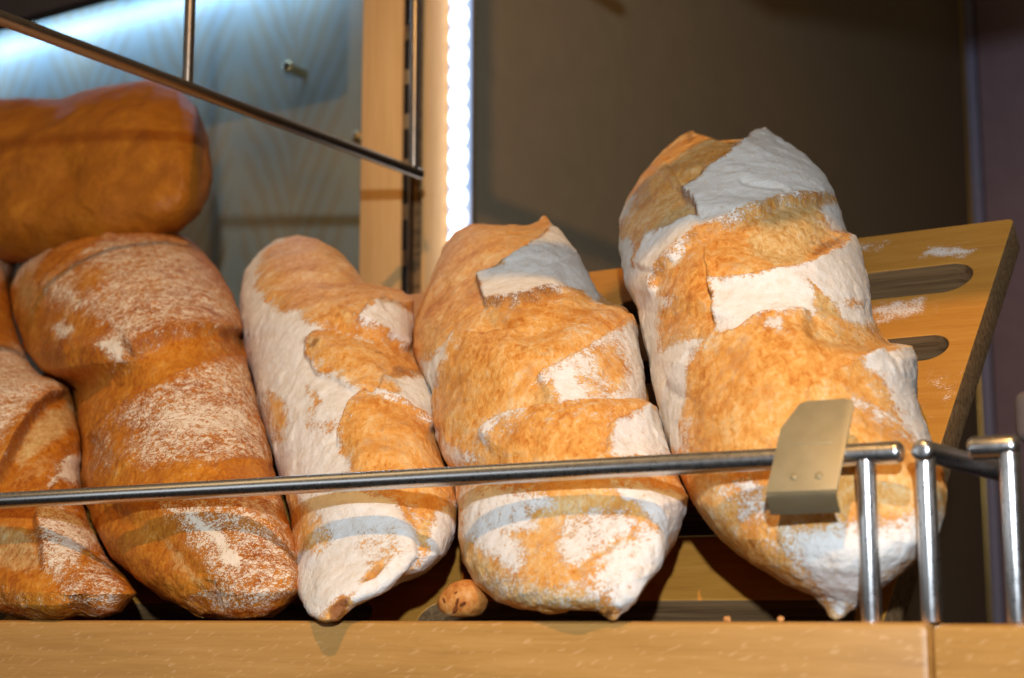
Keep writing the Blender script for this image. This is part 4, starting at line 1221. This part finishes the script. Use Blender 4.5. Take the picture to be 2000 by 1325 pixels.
# rolled lip under the plate
bm = bmesh.new(); prof = []
for i in range(13):
    a = math.radians(90 - 150 * i / 12)
    prof.append((0.0006 - 0.0065 + 0.0065 * math.sin(a), 0.0 - 0.0010 - 0.0065 * (1 - 0) * 0 - 0.0075 * (i / 12) ** 0.9))
ringA = []
lip = []
for i in range(13):
    a = math.radians(42 + 70 * i / 12)
    lip.append((0.0 - 0.020 * (math.sin(a) - math.sin(math.radians(42))) * 0 - 0.0068 * (i / 12) ** 0.8, 0.0006 - 0.0105 * (i / 12) ** 1.2))
rows_ = []
for (yy, zz) in lip:
    rows_.append([bm.verts.new((x, yy, zz)) for x in np.linspace(-h, h - 0.0005, 6)])
for a, b in zip(rows_[:-1], rows_[1:]):
    for k in range(5): bm.faces.new((a[k], a[k + 1], b[k + 1], b[k]))
geom = bm.faces[:]
r = bmesh.ops.solidify(bm, geom=geom, thickness=0.0011)
bmesh.ops.recalc_face_normals(bm, faces=bm.faces[:])
me = bpy.data.meshes.new('lip'); bm.to_mesh(me); bm.free()
for p in me.polygons: p.use_smooth = True
smooth_angle(me, 40)
link('lip', me, M_CLIP, clip, CM)
for xx in (-0.28, 0.42):
    link('rivet', rod_mesh('rivet', (h * xx, clen * 0.155, 0.0008), (h * xx, clen * 0.155, 0.0020), 0.0021, 20, 0.0009), M_CLIP, clip, CM)
# hook over the rail, behind the plate
ru = uvw(cbot)[0]
link('hook', box_mesh('hook', ru - h * 0.6, ru + h * 0.6, RAIL_V - 0.004, RAIL_V + 0.008, RAIL_W + RAIL_R + 0.0002, RAIL_W + RAIL_R + 0.0014, 0.0004), M_CLIP, clip, frame_at(E0))
tag(clip, 'brass coloured metal price clip with cut corner hooked on the rail', 'price clip')

# ------------------------------------------------------------------ upper left hanging side guard
HU = -1.0
ha = on_u(-60, 14, HU); hb_ = on_u(822, 341, HU)
au, av, aw = uvw(ha); bu_, bv, bw = uvw(hb_)
hw_ = (aw + bw) / 2
g = empty('hanging_rail', frame_at(D(HU, (av + bv) / 2, hw_)))
link('rail', rod_mesh('rail', (HU, av - 0.05, aw), (HU, bv, bw), 0.0060, 32, 0.003), M_STEEL_DARK, g, frame_at(E0))
for x in (366, 808):
    yy = 35 + (340 - 35) * x / 820
    q = uvw(on_u(x, yy, HU))
    link('post', rod_mesh('post', (HU, q[1], q[2]), (HU, q[1], q[2] + 0.36), 0.0050, 28, 0.001), M_STEEL_DARK, g, frame_at(E0))
tag(g, 'dark steel rail with hanging rods slanting across the upper left', 'rail')

# ------------------------------------------------------------------ upper shelf edge above the picture: its shade lies over the tallest loaf
def toward_lamp(p, tpar): return LAMP + (np.asarray(p) - LAMP) * tpar
SH_W = 0.65
def hit_h(p, w=SH_W):
    p = np.asarray(p, float); tt = (LAMP[2] - (E0[2] + w)) / (LAMP[2] - p[2])
    return uvw(LAMP + (p - LAMP) * tt)
def on_loaf(x, y, off=0.10):
    d = ray(x, y); tt = ((BB + BN * off - E0) @ BN) / (d @ BN); return E0 + d * tt
q0 = hit_h(on_loaf(1420, 535)); q1 = hit_h(on_loaf(1330, 335)); q2 = hit_h(on_loaf(1900, 610, 0.0)); q3 = hit_h(on_loaf(1045, 500)); 
shelf = empty('upper_shelf_frame', frame_at(D(q0[0], q0[1], SH_W)))
q5 = hit_h(on_loaf(1450, 262))
link('front_lath', box_mesh('front_lath', q3[0], q5[0] + 0.10, q0[1], q1[1], SH_W, SH_W + 0.012, 0.002), M_WOOD_FRONT, shelf, frame_at(E0))
link('end_lath', box_mesh('end_lath', q5[0] - 0.012, q2[0] + 0.25, q2[1], q2[1] + 0.42, SH_W + 0.0125, SH_W + 0.0245, 0.002), M_WOOD_FRONT, shelf, frame_at(E0))
tag(shelf, 'wooden shelf frame above the picture that shades the tallest loaf and board corner', 'shelf frame')
# guard of the upper shelf whose shadow falls on the brown panel
A = on_u(939, 398, WALL_U); B = on_u(1210, 500, WALL_U)
TP = 0.66
a1 = uvw(toward_lamp(A, TP)); b1 = uvw(toward_lamp(B, TP)); c1 = uvw(toward_lamp(on_u(939, 10, WALL_U), TP))
g = empty('hanging_rail', frame_at(D(*a1)))
link('rail', rod_mesh('rail', (a1[0], a1[1] - 0.03, a1[2]), (a1[0], b1[1] + 0.1, a1[2]), 0.008, 24, 0.003), M_STEEL_DARK, g, frame_at(E0))
link('post', rod_mesh('post', (a1[0], a1[1], a1[2]), (a1[0], a1[1], c1[2] + 0.05), 0.008, 24, 0.001), M_STEEL_DARK, g, frame_at(E0))
tag(g, 'steel rail hanging above the picture, its shadow on the brown panel', 'rail')
